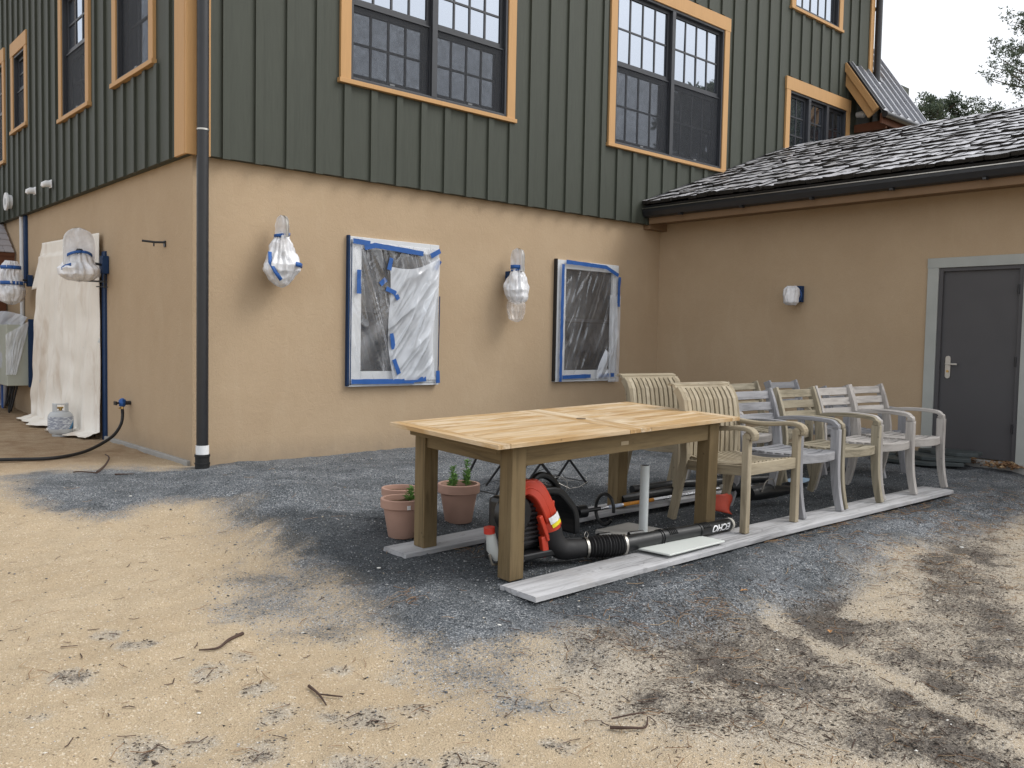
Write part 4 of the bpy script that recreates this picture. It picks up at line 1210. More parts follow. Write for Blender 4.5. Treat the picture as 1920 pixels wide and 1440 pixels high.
def smooth_path(P, k=6):
    P = [Vector(p) for p in P]; out = []
    for i in range(len(P) - 1):
        p0, p1, p2, p3 = P[max(i - 1, 0)], P[i], P[i + 1], P[min(i + 2, len(P) - 1)]
        for j in range(k):
            t = j / k
            out.append(.5 * ((2 * p1) + (p2 - p0) * t + (2 * p0 - 5 * p1 + 4 * p2 - p3) * t * t + (3 * p1 - p0 - 3 * p2 + p3) * t ** 3))
    out.append(P[-1]); return out
hp_ = [Vector((p[0], p[1], max(p[2], gh(p[0], p[1]) + .016) if i > 4 else p[2])) for i, p in enumerate(hp_)]
tag(MB().tube(smooth_path(hp_), .0165, 10).build('garden_hose', RUBBER, None, True), 'black hose running from the taped tap over the sand', 'hose')

# gas cylinder
tk = thing('gas_cylinder', 'grey propane cylinder standing against the canvas drop cloth', 'gas cylinder', (-.40, 3.17, .06))
tk.location = (-.33, 3.12, gh(-.33, 3.12) + .008); tk.scale = (.88, .88, .84)
TANKM = simple('tank_paint', (.50, .52, .53), .4, .5, 0, .06)
MB().lathe([(.10, .0), (.105, .02), (.13, .03), (.148, .06), (.153, .09), (.153, .26), (.148, .285), (.12, .325), (.06, .345), (.03, .347)], (0, 0, 0), 36).build('body', TANKM, tk, True)
t = NT('tank_label'); v = t.coord((1, 1, 1))
sx = t.n('ShaderNodeSeparateXYZ'); t.l(v, sx.inputs[0])
bands_ = t.noise(t.coord((18, 18, 55)), 1.2, 2, .6)
c = t.mix(t.ramp(bands_, [(.50, 0.), (.56, 1.)], 'LINEAR'), (.30, .33, .40), (.62, .66, .70))
dxy = t.math('ADD', t.math('MULTIPLY', sx.outputs[0], 1.0), t.math('MULTIPLY', sx.outputs[2], -.6))
c = t.mix(t.ramp(dxy, [(.005, 0.), (.012, 1.)], 'LINEAR'), c, (.04, .22, .42))
c = t.mix(t.ramp(dxy, [(.035, 0.), (.042, 1.)], 'LINEAR'), c, (.012, .03, .09))
LAB = t.done(t.bsdf(c, .35, .5))
lb = MB(); n = 26; vs = []
for i in range(n + 1):
    a = math.radians(170 + 170 * i / n)
    for z in (.095, .265): vs.append((math.cos(a) * .1550, math.sin(a) * .1550, z))
lb.add(vs, [(i * 2, i * 2 + 2, i * 2 + 3, i * 2 + 1) for i in range(n)]).build('label', LAB, tk, True)
cm = MB(); n = 30; vs = []
for i in range(n + 1):
    a = math.radians(150 + 240 * i / n)
    lo = .325; hi = .45 if True else .4
    for z in (lo, .345, .435, hi):
        vs.append((math.cos(a) * .095, math.sin(a) * .095, z))
fs = []
for i in range(n):
    for j in range(3):
        if j == 1 and (10 <= i <= 16): continue
        fs.append((i * 4 + j, i * 4 + 4 + j, i * 4 + 5 + j, i * 4 + 1 + j))
cm.add(vs, fs).build('collar', TANKM, tk, True, thick=.004)
MB().tube([(0, 0, .34), (0, 0, .39)], .02, 12).tube([(-.04, -.01, .385), (.03, 0, .385)], .014, 10).build('valve', BRASS, tk, True)
MB().lathe([(.085, -.015), (.105, -.015), (.105, .03), (.085, .03)], (0, 0, 0), 30).build('foot_ring', TANKM, tk, True)

# ------------------------------------------------------------------ boards under the furniture
def plank(label, x0, x1, yc, w, zfn, seed, groove=False):
    mb = MB(); n = 60; t = .028; vs = []
    ys = [-.5, -.46, -.02, -.005, .01, .46, .5] if groove else [-.5, -.46, .46, .5]
    m = len(ys)
    def dz(k, x):
        y = ys[k]
        if k in (0, m - 1): return -.003
        if groove and y == -.005: return -.011 if x < x0 + 1.7 else -.001
        return 0
    for i in range(n + 1):
        x = x0 + (x1 - x0) * i / n
        wob = .004 * noise.noise(Vector((x * 1.1, seed, 0)))
        z = zfn(x)
        for k, y in enumerate(ys):
            xx = x + (.012 * noise.noise(Vector((y * 9, seed, i))) if i in (0, n) else 0)
            vs.append((xx, yc + wob + y * w, z + dz(k, x) + .0015 * noise.noise(Vector((x * 6, y * 5, seed)))))
        vs.append((x, yc + wob - w / 2, z - t)); vs.append((x, yc + wob + w / 2, z - t))
    q = m + 2; fs = []
    for i in range(n):
        a, b = i * q, (i + 1) * q
        for k in range(m - 1): fs.append((a + k, b + k, b + k + 1, a + k + 1))
        fs += [(a + m, b + m, b, a), (a + m - 1, b + m - 1, b + m + 1, a + m + 1), (a + m, a + m + 1, b + m + 1, b + m)]
    for e in (0, n * q): fs.append(tuple(e + k for k in range(m)) + (e + m + 1, e + m))
    mb.add(vs, fs)
    return tag(mb.build('wooden_board', wood('board', 'x'), None, True), label, 'board', 'grey boards laid under the furniture')
zf = lambda x: -.010 + .028 * min(1, max(0, (x + .33) / 2.2))
zb = lambda x: .0 + .040 * min(1, max(0, (x + .33) / 1.8))
plank('long weathered grey board under the front legs of table and chairs', -.30, 4.60, -4.885, .265, zf, 1, True)
plank('weathered grey board under the rear table legs beside the flower pots', -.34, 3.25, -3.86, .235, zb, 2)

# ------------------------------------------------------------------ the table
TB = thing('garden_table', 'long teak garden table with pale weathered plank top and brown square legs', 'table', (.705, -4.271, .011))
TB.rotation_euler = (.036, -.024, -.001)
L, Wd, H = 2.084, .972, .74
legm = wood('leg', 'z')
lw_, lx, ly = .098, 1.694 / 2, .763 / 2
for sx_ in (-1, 1):
    for sy_ in (-1, 1):
        MB().box(sx_ * lx - lw_ / 2, sx_ * lx + lw_ / 2, sy_ * ly - lw_ / 2, sy_ * ly + lw_ / 2, 0, H - .036).build('leg', legm, TB, bevel=.004)
for sy_ in (-1, 1):
    MB().box(-lx + lw_ / 2, lx - lw_ / 2, sy_ * (ly + .02) - .014, sy_ * (ly + .02) + .014, H - .036 - .105, H - .037).build('apron', wood('leg', 'x'), TB, bevel=.002)
for sx_ in (-1, 1):
    MB().box(sx_ * (lx + .02) - .014, sx_ * (lx + .02) + .014, -ly + lw_ / 2, ly - lw_ / 2, H - .036 - .105, H - .055).build('apron', wood('leg', 'y'), TB, bevel=.002)
    MB().sweep([(sx_ * (lx + .105), -ly, H - .050), (sx_ * (lx + .105), ly, H - .050)], (.03, .028), (1, 0, 0)).build('slide_rail', wood('leg', 'y'), TB)
tk_ = .024; tz0, tz1 = H - tk_, H
topx, topy = wood('top', 'x'), wood('top', 'y')
bw = .085
def tboard(x0, x1, y0, y1, m, dz=0):
    g_ = .0016
    MB().box(x0 + g_, x1 - g_, y0 + g_, y1 - g_, tz0, tz1 + dz).build('top_board', m, TB, bevel=.002)
XL, XR, YF, YB = -L / 2, L / 2, -Wd / 2, Wd / 2
xm0, xm1 = -.045, .145           # middle cross boards
for (a, b) in ((XL, XL + bw), (XR - bw, XR)): tboard(a, b, YF, YB, topy)
for (a, b) in ((xm0, (xm0 + xm1) / 2), ((xm0 + xm1) / 2, xm1)): tboard(a, b, YF, YB, topy)
for (a, b) in ((XL + bw, xm0), (xm1, XR - bw)):
    tboard(a, b, YF, YF + .075, topx); tboard(a, b, YB - .075, YB, topx)
    nb = 9; h_ = (Wd - .15) / nb
    for i in range(nb): tboard(a, b, YF + .075 + i * h_, YF + .075 + (i + 1) * h_, topx, random.uniform(-.0012, .0006))
MB().lathe([(.030, 0), (.030, .0025), (.026, .003), (.005, .0032)], (.05, 0, tz1 + .0002), 24).build('umbrella_hole_cap', simple('bronze_cap', (.16, .11, .06), .5), TB, True)
MB().box(-.045, .02, -ly - .037, -ly - .0345, H - .10, H - .078).build('brass_plate', simple('tarnished_plate', (.34, .27, .17), .5), TB)

# ------------------------------------------------------------------ chairs
def arc(p0, p1, p2, n=8):
    p0, p1, p2 = map(Vector, (p0, p1, p2))
    return [p0 * (1 - t) ** 2 + p1 * 2 * t * (1 - t) + p2 * t * t for t in [i / n for i in range(n + 1)]]

def ladder_chair(tone, label, loc, rz, group):
    t = thing('teak_armchair', label, 'chair', loc, rz, group)
    mz, mx, my = wood(tone, 'z'), wood(tone, 'x'), wood(tone, 'y')
    hw = .265 - .0175
    for s in (-1, 1):
        x = s * hw
        # front leg: sabre below, straight above
        p = arc((x, -.320, 0), (x, -.268, .16), (x, -.265, .40), 8) + [Vector((x, -.265, .60))]
        MB().sweep(p, [(.036, .052 + .02 * min(1, q.z / .45)) for q in p]).build('front_leg', mz, t, bevel=.005)
        # arm: rounded front corner then a gentle rise to the back post
        a = arc((x, -.265, .601), (x, -.272, .648), (x, -.215, .655), 7) + arc((x, -.17, .659), (x, .02, .672), (x, .225, .640), 8)
        MB().sweep(a, [(.042, .052 if i < 3 else .030) for i in range(len(a))]).build('arm', my, t, bevel=.007)
        # rear leg and back post
        p = arc((x, .300, 0), (x, .235, .20), (x, .225, .42), 7) + arc((x, .228, .48), (x, .245, .66), (x, .335, .862), 7)
        MB().sweep(p, [(.030, .052 + .020 * min(1, q.z / .42)) for q in p]).build('rear_leg', mz, t, bevel=.004)
        MB().sweep([(x * .93, -.24, .405), (x * .93, 0, .395), (x * .93, .21, .385)], (.022, .055)).build('side_rail', my, t, bevel=.002)
    def backy(z): return .245 + .09 * max(0, (z - .55) / .31) ** 1.3
    for zc in (.818, .734, .650):
        y = backy(zc)
        mb = MB(); n = 8; P = [Vector((-(hw - .016) + 2 * (hw - .016) * i / n, y + .018 * math.sin(math.pi * i / n), zc)) for i in range(n + 1)]
        mb.sweep(P, (.062, .020), (0, .22, .97)); mb.build('back_slat', mx, t, bevel=.002)
    MB().box(-hw + .017, hw - .017, .21, .232, .36, .42).build('rear_rail', mx, t, bevel=.002)
    # curved front apron
    n = 10; P = [Vector((-(hw - .018) + 2 * (hw - .018) * i / n, -.262 - .045 * math.sin(math.pi * i / n), .408)) for i in range(n + 1)]
    MB().sweep(P, (.060, .024), (0, 0, 1)).build('front_rail', mx, t, bevel=.004)
    # seat slats running across
    ys = [-.235, -.165, -.095, -.025, .045, .115, .180]
    for i, y in enumerate(ys):
        n = 6; hw2 = hw - (.020 if i else .021); zc = .440 - .012 * math.sin(math.pi * (i + .5) / 7)
        P = [Vector((-hw2 + 2 * hw2 * k / n, y - (.045 * math.sin(math.pi * k / n) if i == 0 else .0), zc - .010 * math.sin(math.pi * k / n))) for k in range(n + 1)]
        MB().sweep(P, (.016, .075 if i == 0 else .052), (0, 0, 1)).build('seat_slat', mx, t, bevel=.002)
    return t

def slat_chair(tone, label, loc, rz, group):
    t = thing('slat_back_armchair', label, 'chair', loc, rz, group)
    mz, mx, my = wood(tone, 'z'), wood(tone, 'x'), wood(tone, 'y')
    hw = .32 - .022
    def bk(z):     # curled back profile
        k = max(0, (z - .46) / .48)
        return .205 + .055 * k - .02 * math.sin(k * math.pi) + .075 * max(0, k - .72) / .28 * max(0, k - .72) / .28
    for s in (-1, 1):
        x = s * hw
        MB().sweep([(x, -.285, 0), (x, -.285, .3), (x, -.285, .636)], (.046, .048)).build('front_leg', mz, t, bevel=.005)
        a = arc((x, -.335, .600), (x, -.365, .665), (x, -.27, .675), 8) + arc((x, -.2, .674), (x, 0, .640), (x, .215, .668), 8)
        MB().sweep(a, [(.062, .030 if i > 3 else .020 + .004 * i) for i in range(len(a))]).build('arm', my, t, bevel=.009)
        MB().sweep([(x, -.305, .60), (x, -.30, .63), (x, -.285, .655)], (.050, .045)).build('arm_scroll', my, t, bevel=.012)
        zs = [0, .1, .2, .3, .4, .46] ; p = [Vector((x, .30 - .1 * min(1, z / .42), z)) for z in zs] + [Vector((x, bk(z), z)) for z in (.52, .6, .68, .76, .82, .87, .90)]
        MB().sweep(p, [(.042, .055 if q.z < .7 else .05) for q in p]).build('rear_leg', mz, t, bevel=.005)
        MB().sweep([(x * .95, -.262, .400), (x * .95, 0, .385), (x * .95, .18, .388)], (.024, .065)).build('side_rail', my, t, bevel=.003)
    # vertical back slats
    ns = 11; pitch = (2 * hw - .012) / ns
    zs = [.44, .52, .60, .68, .76, .82, .87, .90]
    for i in range(ns):
        x = -hw + .006 + pitch * (i + .5)
        MB().sweep([Vector((x, bk(z) - .018 + .010 * math.cos((i - 5) / 5 * 1.5), z)) for z in zs], (pitch - .015, .024)).build('back_slat', mz, t, bevel=.002)
    # top rail rolling back
    zt = [.892, .902, .914, .926, .935, .938]; yt = [bk(.892) - .012, bk(.902) - .010, bk(.914) - .004, .300, .322, .350]
    mb = MB(); nn = 10; vs = []
    for a in range(nn + 1):
        x = -hw - .022 + (2 * hw + .044) * a / nn
        for k in range(6):
            vs.append((x, yt[k] - .012 + .008 * math.sin(math.pi * a / nn), zt[k])); 
        for k in range(5, -1, -1):
            vs.append((x, yt[k] + .012, zt[k] - (.018 if k > 3 else 0)))
    fs = [(a * 12 + k, a * 12 + (k + 1) % 12, (a + 1) * 12 + (k + 1) % 12, (a + 1) * 12 + k) for a in range(nn) for k in range(12)]
    fs += [tuple(range(12)), tuple(nn * 12 + k for k in range(12))]
    mb.add(vs, fs).build('top_rail', mx, t, True)
    MB().box(-hw + .02, hw - .02, -.298, -.272, .372, .448).build('front_rail', mx, t, bevel=.004)
    MB().box(-hw + .02, hw - .02, .185, .21, .39, .45).build('rear_rail', mx, t, bevel=.003)
    ns = 12; pitch = (2 * hw - .05) / ns
    for i in range(ns):
        x = -hw + .025 + pitch * (i + .5)
        P = [Vector((x, -.271 + .455 * k / 6, .440 - .022 * math.sin(math.pi * k / 6) + .004 * (k == 0))) for k in range(7)]
        MB().sweep(P, (pitch - .016, .015)).build('seat_slat', my, t, bevel=.002)
    return t

gF = 'ladder back teak armchairs in rows'
slat_chair('tan', 'slat back teak armchair at the front right corner of the table', (1.955, -4.605, .018), 0, 'slat back armchairs behind the table')
slat_chair('tan', 'slat back teak armchair farther back, behind the far end of the table', (2.40, -3.74, .038), math.radians(-3), 'slat back armchairs behind the table')
ladder_chair('grey', 'bluish grey ladder back armchair directly right of the front slat back chair', (2.64, -4.57, .02), math.radians(-2), gF)
ladder_chair('yellow', 'yellowish ladder back armchair, second ladder back of the front row', (3.24, -4.58, .02), math.radians(-4), gF)
ladder_chair('silver', 'pale silvery armchair, third ladder back of the front row', (3.84, -4.58, .02), math.radians(-4), gF)
ladder_chair('silver', 'pale silvery armchair at the right end of the front row, nearest the door', (4.43, -4.58, .02), math.radians(-5), gF)
ladder_chair('silver', 'pale armchair in the back row mostly hidden by the slat back chair', (3.46, -3.54, .0), 0, gF)
ladder_chair('yellow', 'dull yellow armchair in the back row above the first front ladder back', (4.08, -3.54, .0), math.radians(1), gF)
ladder_chair('grey', 'dark grey armchair in the back row with a swirl grained top slat', (4.79, -3.54, .0), 0, gF)
ladder_chair('grey', 'grey armchair at the right end of the back row, sunk lower than the rest', (5.28, -3.87, -.045), math.radians(2), gF)
tag(MB().tube(smooth_path([(2.28, -4.30, .86), (2.30, -4.30, .80), (2.26, -4.31, .745), (2.235, -4.32, .78), (2.27, -4.31, .835), (2.29, -4.32, .76), (2.26, -4.33, .70)]), .0028, 6).build('wire_loop', BLACK, None, True), 'thin black wire loop between the two slat back chairs', 'wire')

# ------------------------------------------------------------------ flower pots
def pot(label, x, y, r, h, plants, seed, z=None):
    t = thing('flower_pot', label, 'flower pot', (x, y, gh(x, y) if z is None else z), 0, 'terracotta pots beside the table')
    k = r
    MB().lathe([(k * .64, 0), (k * .66, .004), (k * .90, h * .76), (k * 1.0, h * .765), (k * 1.03, h * .78), (k * 1.04, h * .985), (k * 1.02, h), (k * .90, h), (k * .885, h * .97), (k * .86, h * .80), (k * .02, h * .78)], (0, 0, 0), 40).build('pot', TERRA, t, True)
    MB().grid(16, 16, lambda a, b: (lambda rr, an: (rr * math.cos(an), rr * math.sin(an), h * .86 + .018 * noise.noise(Vector((rr * 20 * math.cos(an), rr * 20 * math.sin(an), seed)))))(a * k * .885, b * 2 * math.pi)).build('soil', POTSOIL, t, 'all')
    r_ = random.Random(seed)
    for (px, py, ph) in plants:
        st = MB().tube([(px, py, h * .84), (px + .004, py, h * .84 + ph * .5), (px + .01, py + .004, h * .84 + ph)], [.004, .003, .0015], 6).build('stem', LEAF, t, True)
        mb = MB()
        for i in range(62):
            f = r_.uniform(.08, 1); a = i * 2.4 + r_.uniform(-.3, .3); L_ = .050 * (1.1 - .5 * f) * r_.uniform(.7, 1.25); el = r_.uniform(.35, .95)
            b0 = Vector((px + .01 * f, py, h * .84 + ph * f)); d = Vector((math.cos(a) * math.cos(el), math.sin(a) * math.cos(el), math.sin(el)))
            sd = d.cross(Vector((0, 0, 1))).normalized() * .0072
            m = b0 + d * L_ * .55 + Vector((0, 0, .003)); e = b0 + d * L_ - Vector((0, 0, L_ * .15))
            mb.add([b0, m - sd, e, m + sd], [(0, 1, 2), (0, 2, 3)])
        mb.build('leaves', LEAF, st)
    return t
p1 = pot('terracotta pot with white chip on rim, left front beside the table leg', -.06, -3.53, .133, .245, [(.075, .03, .09)], 1)
MB().box(-.012, .012, 0, .002, -.012, .014, lambda x, y, z: (x - .045, -.136 + y, .205 + z)).build('white_sticker', WHITE, p1)
pot('terracotta pot behind the front left pot, half hidden by the table leg', .10, -3.27, .12, .21, [], 2)
pot('terracotta pot with two leafy green shoots behind the table legs', .475, -3.42, .138, .262, [(-.075, -.02, .165), (.06, .0, .195), (-.02, .05, .06), (-.05, .0, .10), (.08, .02, .11)], 3)

# ------------------------------------------------------------------ backpack leaf blower
bl = thing('leaf_blower', 'black and orange red backpack leaf blower lying under the table', 'leaf blower')
MB().box(-.02, .30, -4.62, -4.30, .035, .075).box(-.12, -.0, -4.62, -4.55, .03, .050).build('base', BLACKP, bl, bevel=.012)
eng = MB().box(-.04, .20, -4.56, -4.33, .075, .36).build('engine', BLACKP, bl, bevel=.03)
for i in range(9):
    MB().box(-.06, .165, -4.572, -4.558, .12 + i * .026, .131 + i * .026).build('cooling_fin', BLACK, eng)
# blower scroll: curved orange housing
pth = smooth_path([(-.02, -4.53, .41), (.04, -4.545, .432), (.100, -4.56, .400), (.150, -4.57, .325), (.185, -4.575, .25), (.205, -4.58, .195)], 5)
rr_ = [.060 + .012 * math.sin(i / (len(pth) - 1) * 3.14) for i in range(len(pth))]
sc_ = MB().sweep(pth, [(r * 1.5, r * 1.25) for r in rr_], (0, 1, 0)).build('fan_housing', RED, bl, True, bevel=.02)
for k in range(1, 2):
    q = [Vector(p) + Vector((0, -.048, 0)) + Vector((.02, 0, .012)) * (k - 1) * 1.4 for p in pth[2:-3]]
    MB().tube(q, .0065, 6).build('housing_rib', RED, sc_, True)
MB().tube([(-.035, -4.50, .29), (-.035, -4.585, .29)], .105, 28).build('fan_cover', BLACKP, bl, True, bevel=.01)
MB().tube([(.188, -4.575, .235), (.212, -4.58, .165)], .068, 20).build('outlet_collar', RED, bl, True)
MB().tube([Vector(p) + Vector((.052, -.01, .030)) for p in pth[6:]], .012, 8).build('housing_seam', RED, sc_, True)
for p in ((.10, -4.56, .455), (.205, -4.59, .33), (.262, -4.59, .205)):
    MB().box(p[0] - .016, p[0] + .012, p[1] - .02, p[1] + .02, p[2] - .02, p[2] + .014).build('screw_boss', RED, sc_, bevel=.004)
MB().obox((.135, -4.61, .20), (.45, 0, -.9), (0, 1, 0), (.9, 0, .45), .16, .03, .028).build('side_brace', RED, bl, bevel=.006)
MB().obox((.150, -4.60, .095), (.2, 0, -1), (0, 1, 0), (1, 0, .2), .12, .03, .045).build('foot_brace', RED, bl, bevel=.006)
# label on the outlet
lab = MB(); vs = []
ax0, ax1 = Vector((.175, -4.573, .265)), Vector((.192, -4.577, .227)); dd = (ax1 - ax0).normalized()
e1 = Vector((0, -1, 0)); e1 = (e1 - dd * e1.dot(dd)).normalized(); e2 = dd.cross(e1)
for i in range(9):
    a = -.75 + 1.2 * i / 8
    for q in (ax0, ax1): vs.append(q + (e1 * math.cos(a) + e2 * math.sin(a)) * .0745)
lab.add(vs, [(i * 2, i * 2 + 1, i * 2 + 3, i * 2 + 2) for i in range(8)]).build('label', simple('label_white', (.75, .75, .72), .4, .5, 0, .5, 60), sc_, True)
lab = MB(); vs = []
bx0, bx1 = Vector((.1925, -4.577, .226)), Vector((.201, -4.579, .206))
for i in range(9):
    a = -.70 + 1.1 * i / 8
    for q in (bx0, bx1): vs.append(q + (e1 * math.cos(a) + e2 * math.sin(a)) * .0748)
lab.add(vs, [(i * 2, i * 2 + 1, i * 2 + 3, i * 2 + 2) for i in range(8)]).build('label', simple('label_yellow', (.72, .62, .02), .4, .5, 0, .3, 60), sc_, True)
# handle and back pad
MB().tube(smooth_path([(.20, -4.46, .37), (.195, -4.46, .44), (.25, -4.46, .465), (.33, -4.46, .435), (.385, -4.46, .375), (.33, -4.46, .355), (.24, -4.46, .385)], 5), .020, 10).build('handle', BLACKP, bl, True)
MB().sweep(smooth_path([(.22, -4.40, .38), (.34, -4.40, .37), (.43, -4.40, .30), (.49, -4.40, .22), (.50, -4.40, .10)], 4), [(.24, .045)] * 17, (0, 1, 0)).build('back_pad', BLACKP, bl, bevel=.012)
# fuel tank corner
ft = MB().tube([(-.215, -4.57, .215), (-.20, -4.575, .13), (-.165, -4.58, .075)], [.024, .036, .030], 14).build('fuel_tank', simple('translucent_tank', (.42, .44, .43), .45), bl, True)
MB().tube([(-.222, -4.57, .212), (-.225, -4.57, .245)], .030, 16).build('cap', REDC, ft, True)
MB().tube([(-.225, -4.575, .10), (-.21, -4.58, .045), (-.05, -4.6, .03)], .008, 6).build('wire_frame', STEEL, bl, True)
MB().box(-.165, -.10, -4.585, -4.45, .04, .15).build('tank_guard', BLACKP, bl, bevel=.02)
# elbow, bellows, tube
elb = smooth_path([(.208, -4.58, .185), (.232, -4.585, .115), (.285, -4.60, .062), (.36, -4.625, .055), (.43, -4.65, .056)], 6)
MB().tube(elb, [.070 - .018 * i / (len(elb) - 1) for i in range(len(elb))], 24).build('elbow', RUBBER, bl, True)
def along(a, b, t): return Vector(a).lerp(Vector(b), t)
A, B = (.43, -4.65, .056), (.655, -4.74, .060)
nb = 60; P = [along(A, B, i / nb) for i in range(nb + 1)]
MB().tube(P, [.052 + .008 * math.sin(i / nb * math.pi) + .006 * math.sin(i / nb * 2 * math.pi * 13) for i in range(nb + 1)], 24).build('bellows', RUBBER, bl, True)
for q in (A, B):
    d = (Vector(B) - Vector(A)).normalized()
    MB().tube([Vector(q) - d * .007, Vector(q) + d * .007], .0595, 24, False).build('hose_clamp', STEEL, bl, True)
for s in (-1, 1):
    MB().tube(smooth_path([(.43 + s * .006, -4.655, .112), (.43 + s * .016, -4.655, .130), (.43 + s * .004, -4.655, .150)], 4), .002, 5).build('clamp_wire', STEEL, bl, True)
C0, C1, C2, C3 = (.655, -4.74, .060), (.96, -4.765, .066), (1.30, -4.79, .066), (1.66, -4.775, .058)
tA = MB().tube([C0, C1], [.047, .043], 24).build('pipe', BLACKP, bl, True)
tB = MB().tube([C1, C2], .0405, 24).build('pipe', BLACKP, bl, True)
tC = MB().tube([C2, C3], .0375, 24).build('pipe', BLACKP, bl, True)
for (p, q, r, par) in ((C0, C1, .048, tA), (C1, C2, .0445, tB)):
    for tt in ((.93, .95), (.99, 1.01)) if par is tA else ((.97, 1.0), (1.0, 1.005)):
        MB().tube([along(p, q, tt[0]), along(p, q, tt[1])], r, 24).build('ring', BLACKP, par, True)
for (p, q, par, rr, t0) in ((C1, C2, tB, .0405, .15), (C2, C3, tC, .0375, .06)):
    d = (Vector(q) - Vector(p)).normalized()
    for i in range(5):
        c = along(p, q, t0 + i * .045)
        n_ = 14; vs = []
        sdv = d.cross(Vector((0, 0, 1))).normalized(); upv = sdv.cross(d)
        for k in range(n_):
            a = math.radians(20 + 150 * k / (n_ - 1))
            for e in (-.004, .004): vs.append(c + d * e + (sdv * math.cos(a) + upv * math.sin(a)) * (rr + .0035))
        MB().add(vs, [(k * 2, k * 2 + 1, k * 2 + 3, k * 2 + 2) for k in range(n_ - 1)]).build('rib', BLACKP, par, True, thick=.003)
d = (Vector(C3) - Vector(C2)).normalized()
MB().tube([Vector(C3) - d * .022, Vector(C3) + d * .002], .0395, 24, False).build('end_ring', simple('dusty_ring', (.5, .48, .43), .6), tC, True, thick=.003)
MB().tube([Vector(C3) + d * .003, Vector(C3) + d * .0035], .036, 24).build('opening', ROOM, tC)
# lettering on the pipe, upside down as it lies
fc = bpy.data.curves.new('lettering', 'FONT'); fc.body = 'ECHO'; fc.size = .060; fc.align_x = 'CENTER'; fc.align_y = 'CENTER'; fc.shear = .35; fc.offset = .0018; fc.space_character = 1.05
fo = bpy.data.objects.new('lettering_src', fc); COL.objects.link(fo)
bpy.context.view_layer.update()
tm = bpy.data.meshes.new_from_object(fo.evaluated_get(bpy.context.evaluated_depsgraph_get()))
bpy.data.objects.remove(fo)
bm = bmesh.new(); bm.from_mesh(tm); bmesh.ops.triangulate(bm, faces=bm.faces); bmesh.ops.subdivide_edges(bm, edges=bm.edges, cuts=2, use_grid_fill=True)
cc = along(C2, C3, .60); front = -d.cross(Vector((0, 0, 1))).normalized()
if front.y > 0: front = -front
upv = Vector((0, 0, 1)); upv = (upv - d * upv.dot(d)).normalized()
for v in bm.verts:
    u_, w_ = -v.co.x * 1.18, -v.co.y           # rotated half a turn
    a = w_ / .038 + .05
    v.co = cc + d * u_ + (front * math.cos(a) + upv * math.sin(a)) * .0383
bm.to_mesh(tm); bm.free()
tm.name = 'lettering'
link('lettering', tm, WHITE, tC)

# white plastic pipe stub standing on its pad
pv = thing('plastic_pipe', 'upright grey white plastic pipe standing on a flat paver under the table', 'pipe', (1.13, -4.49, .02))
MB().tube([(0, 0, 0), (.012, .006, .43)], .029, 20).build('pipe_wall', PVC, pv, True)
MB().tube([(.0122, .006, .4301), (.0122, .006, .431)], .024, 20).build('bore', ROOM, pv)
tag(MB().obox((1.13, -4.42, .008), (1, .08, 0), (-.08, 1, 0), (0, 0, 1), .36, .36, .03).build('paver', CONC, None, bevel=.006), 'flat square paver under the upright plastic pipe', 'paver')
tl_ = [(.745, -4.745), (.775, -4.985), (1.31, -4.985), (1.30, -4.80)]
mb = MB(); mb.prism(tl_, lambda u, v, w: (u, v, w + .020 + .009 * (u - .7)), -.0, .011)
tag(mb.build('white_panel', simple('pale_panel', (.62, .65, .62), .45, .5, 0, .05, 4), None, bevel=.003), 'pale off white panel on the front board under the blower pipe', 'panel')  # a white tile-like panel, not a piece of siding
tag(MB().tube([(.30, -4.30, .055), (.75, -4.52, .045), (.98, -4.62, .05)], .007, 8).tube([(.90, -4.57, .05), (1.0, -4.6, .055)], .02, 10).tube([(.70, -4.50, .05), (.78, -4.52, .052)], .026, 10).build('throttle_cable', BLACKP, None, True), 'black control cable lying behind the blower hose', 'cable')

# ------------------------------------------------------------------ string trimmer lying behind
tr_ = thing('string_trimmer', 'string trimmer with silver shaft and orange guard lying under the table', 'trimmer')
S0, S1 = Vector((1.04, -4.06, .10)), Vector((2.32, -4.28, .16))
sh = MB().tube([S0, S1], .0125, 14).build('shaft', ALU, tr_, True)
STK = simple('orange_sticker', (.60, .25, .03), .5, .4, 0, .6, 40)
for (a, b, m) in ((.15, .24, simple('silver_sticker', (.40, .45, .55), .4, .5, 0, .5, 50)), (.25, .37, STK), (.40, .46, STK), (.02, .10, BLACKP)):
    MB().tube([S0.lerp(S1, a), S0.lerp(S1, b)], .0132, 14, False).build('sticker', m, sh, True)
MB().tube([S0 - (S1 - S0) * .16, S0 - (S1 - S0) * .02], .022, 12).build('grip', BLACKP, tr_, True)
MB().tube([S0 - (S1 - S0) * .045, S0 + (S1 - S0) * .005], .042, 14).build('clutch', BLACKP, tr_, True)
n = 26; P = []
c0 = S0.lerp(S1, .13); dsh = (S1 - S0).normalized(); su = Vector((0, 0, 1)); sv = dsh.cross(su).normalized()
for i in range(n + 1):
    a = math.radians(-10 + 330 * i / n); P.append(c0 + (su * math.sin(a) * .105 + sv * math.cos(a) * .06) + dsh * (.03 * math.cos(a)) - Vector((0, 0, .01)))
MB().tube(P, .012, 8).build('loop_handle', BLACKP, tr_, True)
g0 = S1 - dsh * .06
MB().grid(12, 10, lambda a, b: tuple(g0 + dsh * (-.17 + .20 * a + .03 * math.sin(b * 6) * a) + Vector((0, -.05 - .05 * math.sin(math.pi * a), -.015 - .165 * b * (1 - .35 * (1 - a)))) - Vector((0, .05 * b, 0)))).build('guard', REDD, tr_, 'all', thick=.005)
MB().tube([S1, S1 + dsh * .05], .022, 12).box(S1.x - .05, S1.x - .005, S1.y - .025, S1.y + .02, .15, .185).build('gear_head', STEEL, tr_, True)
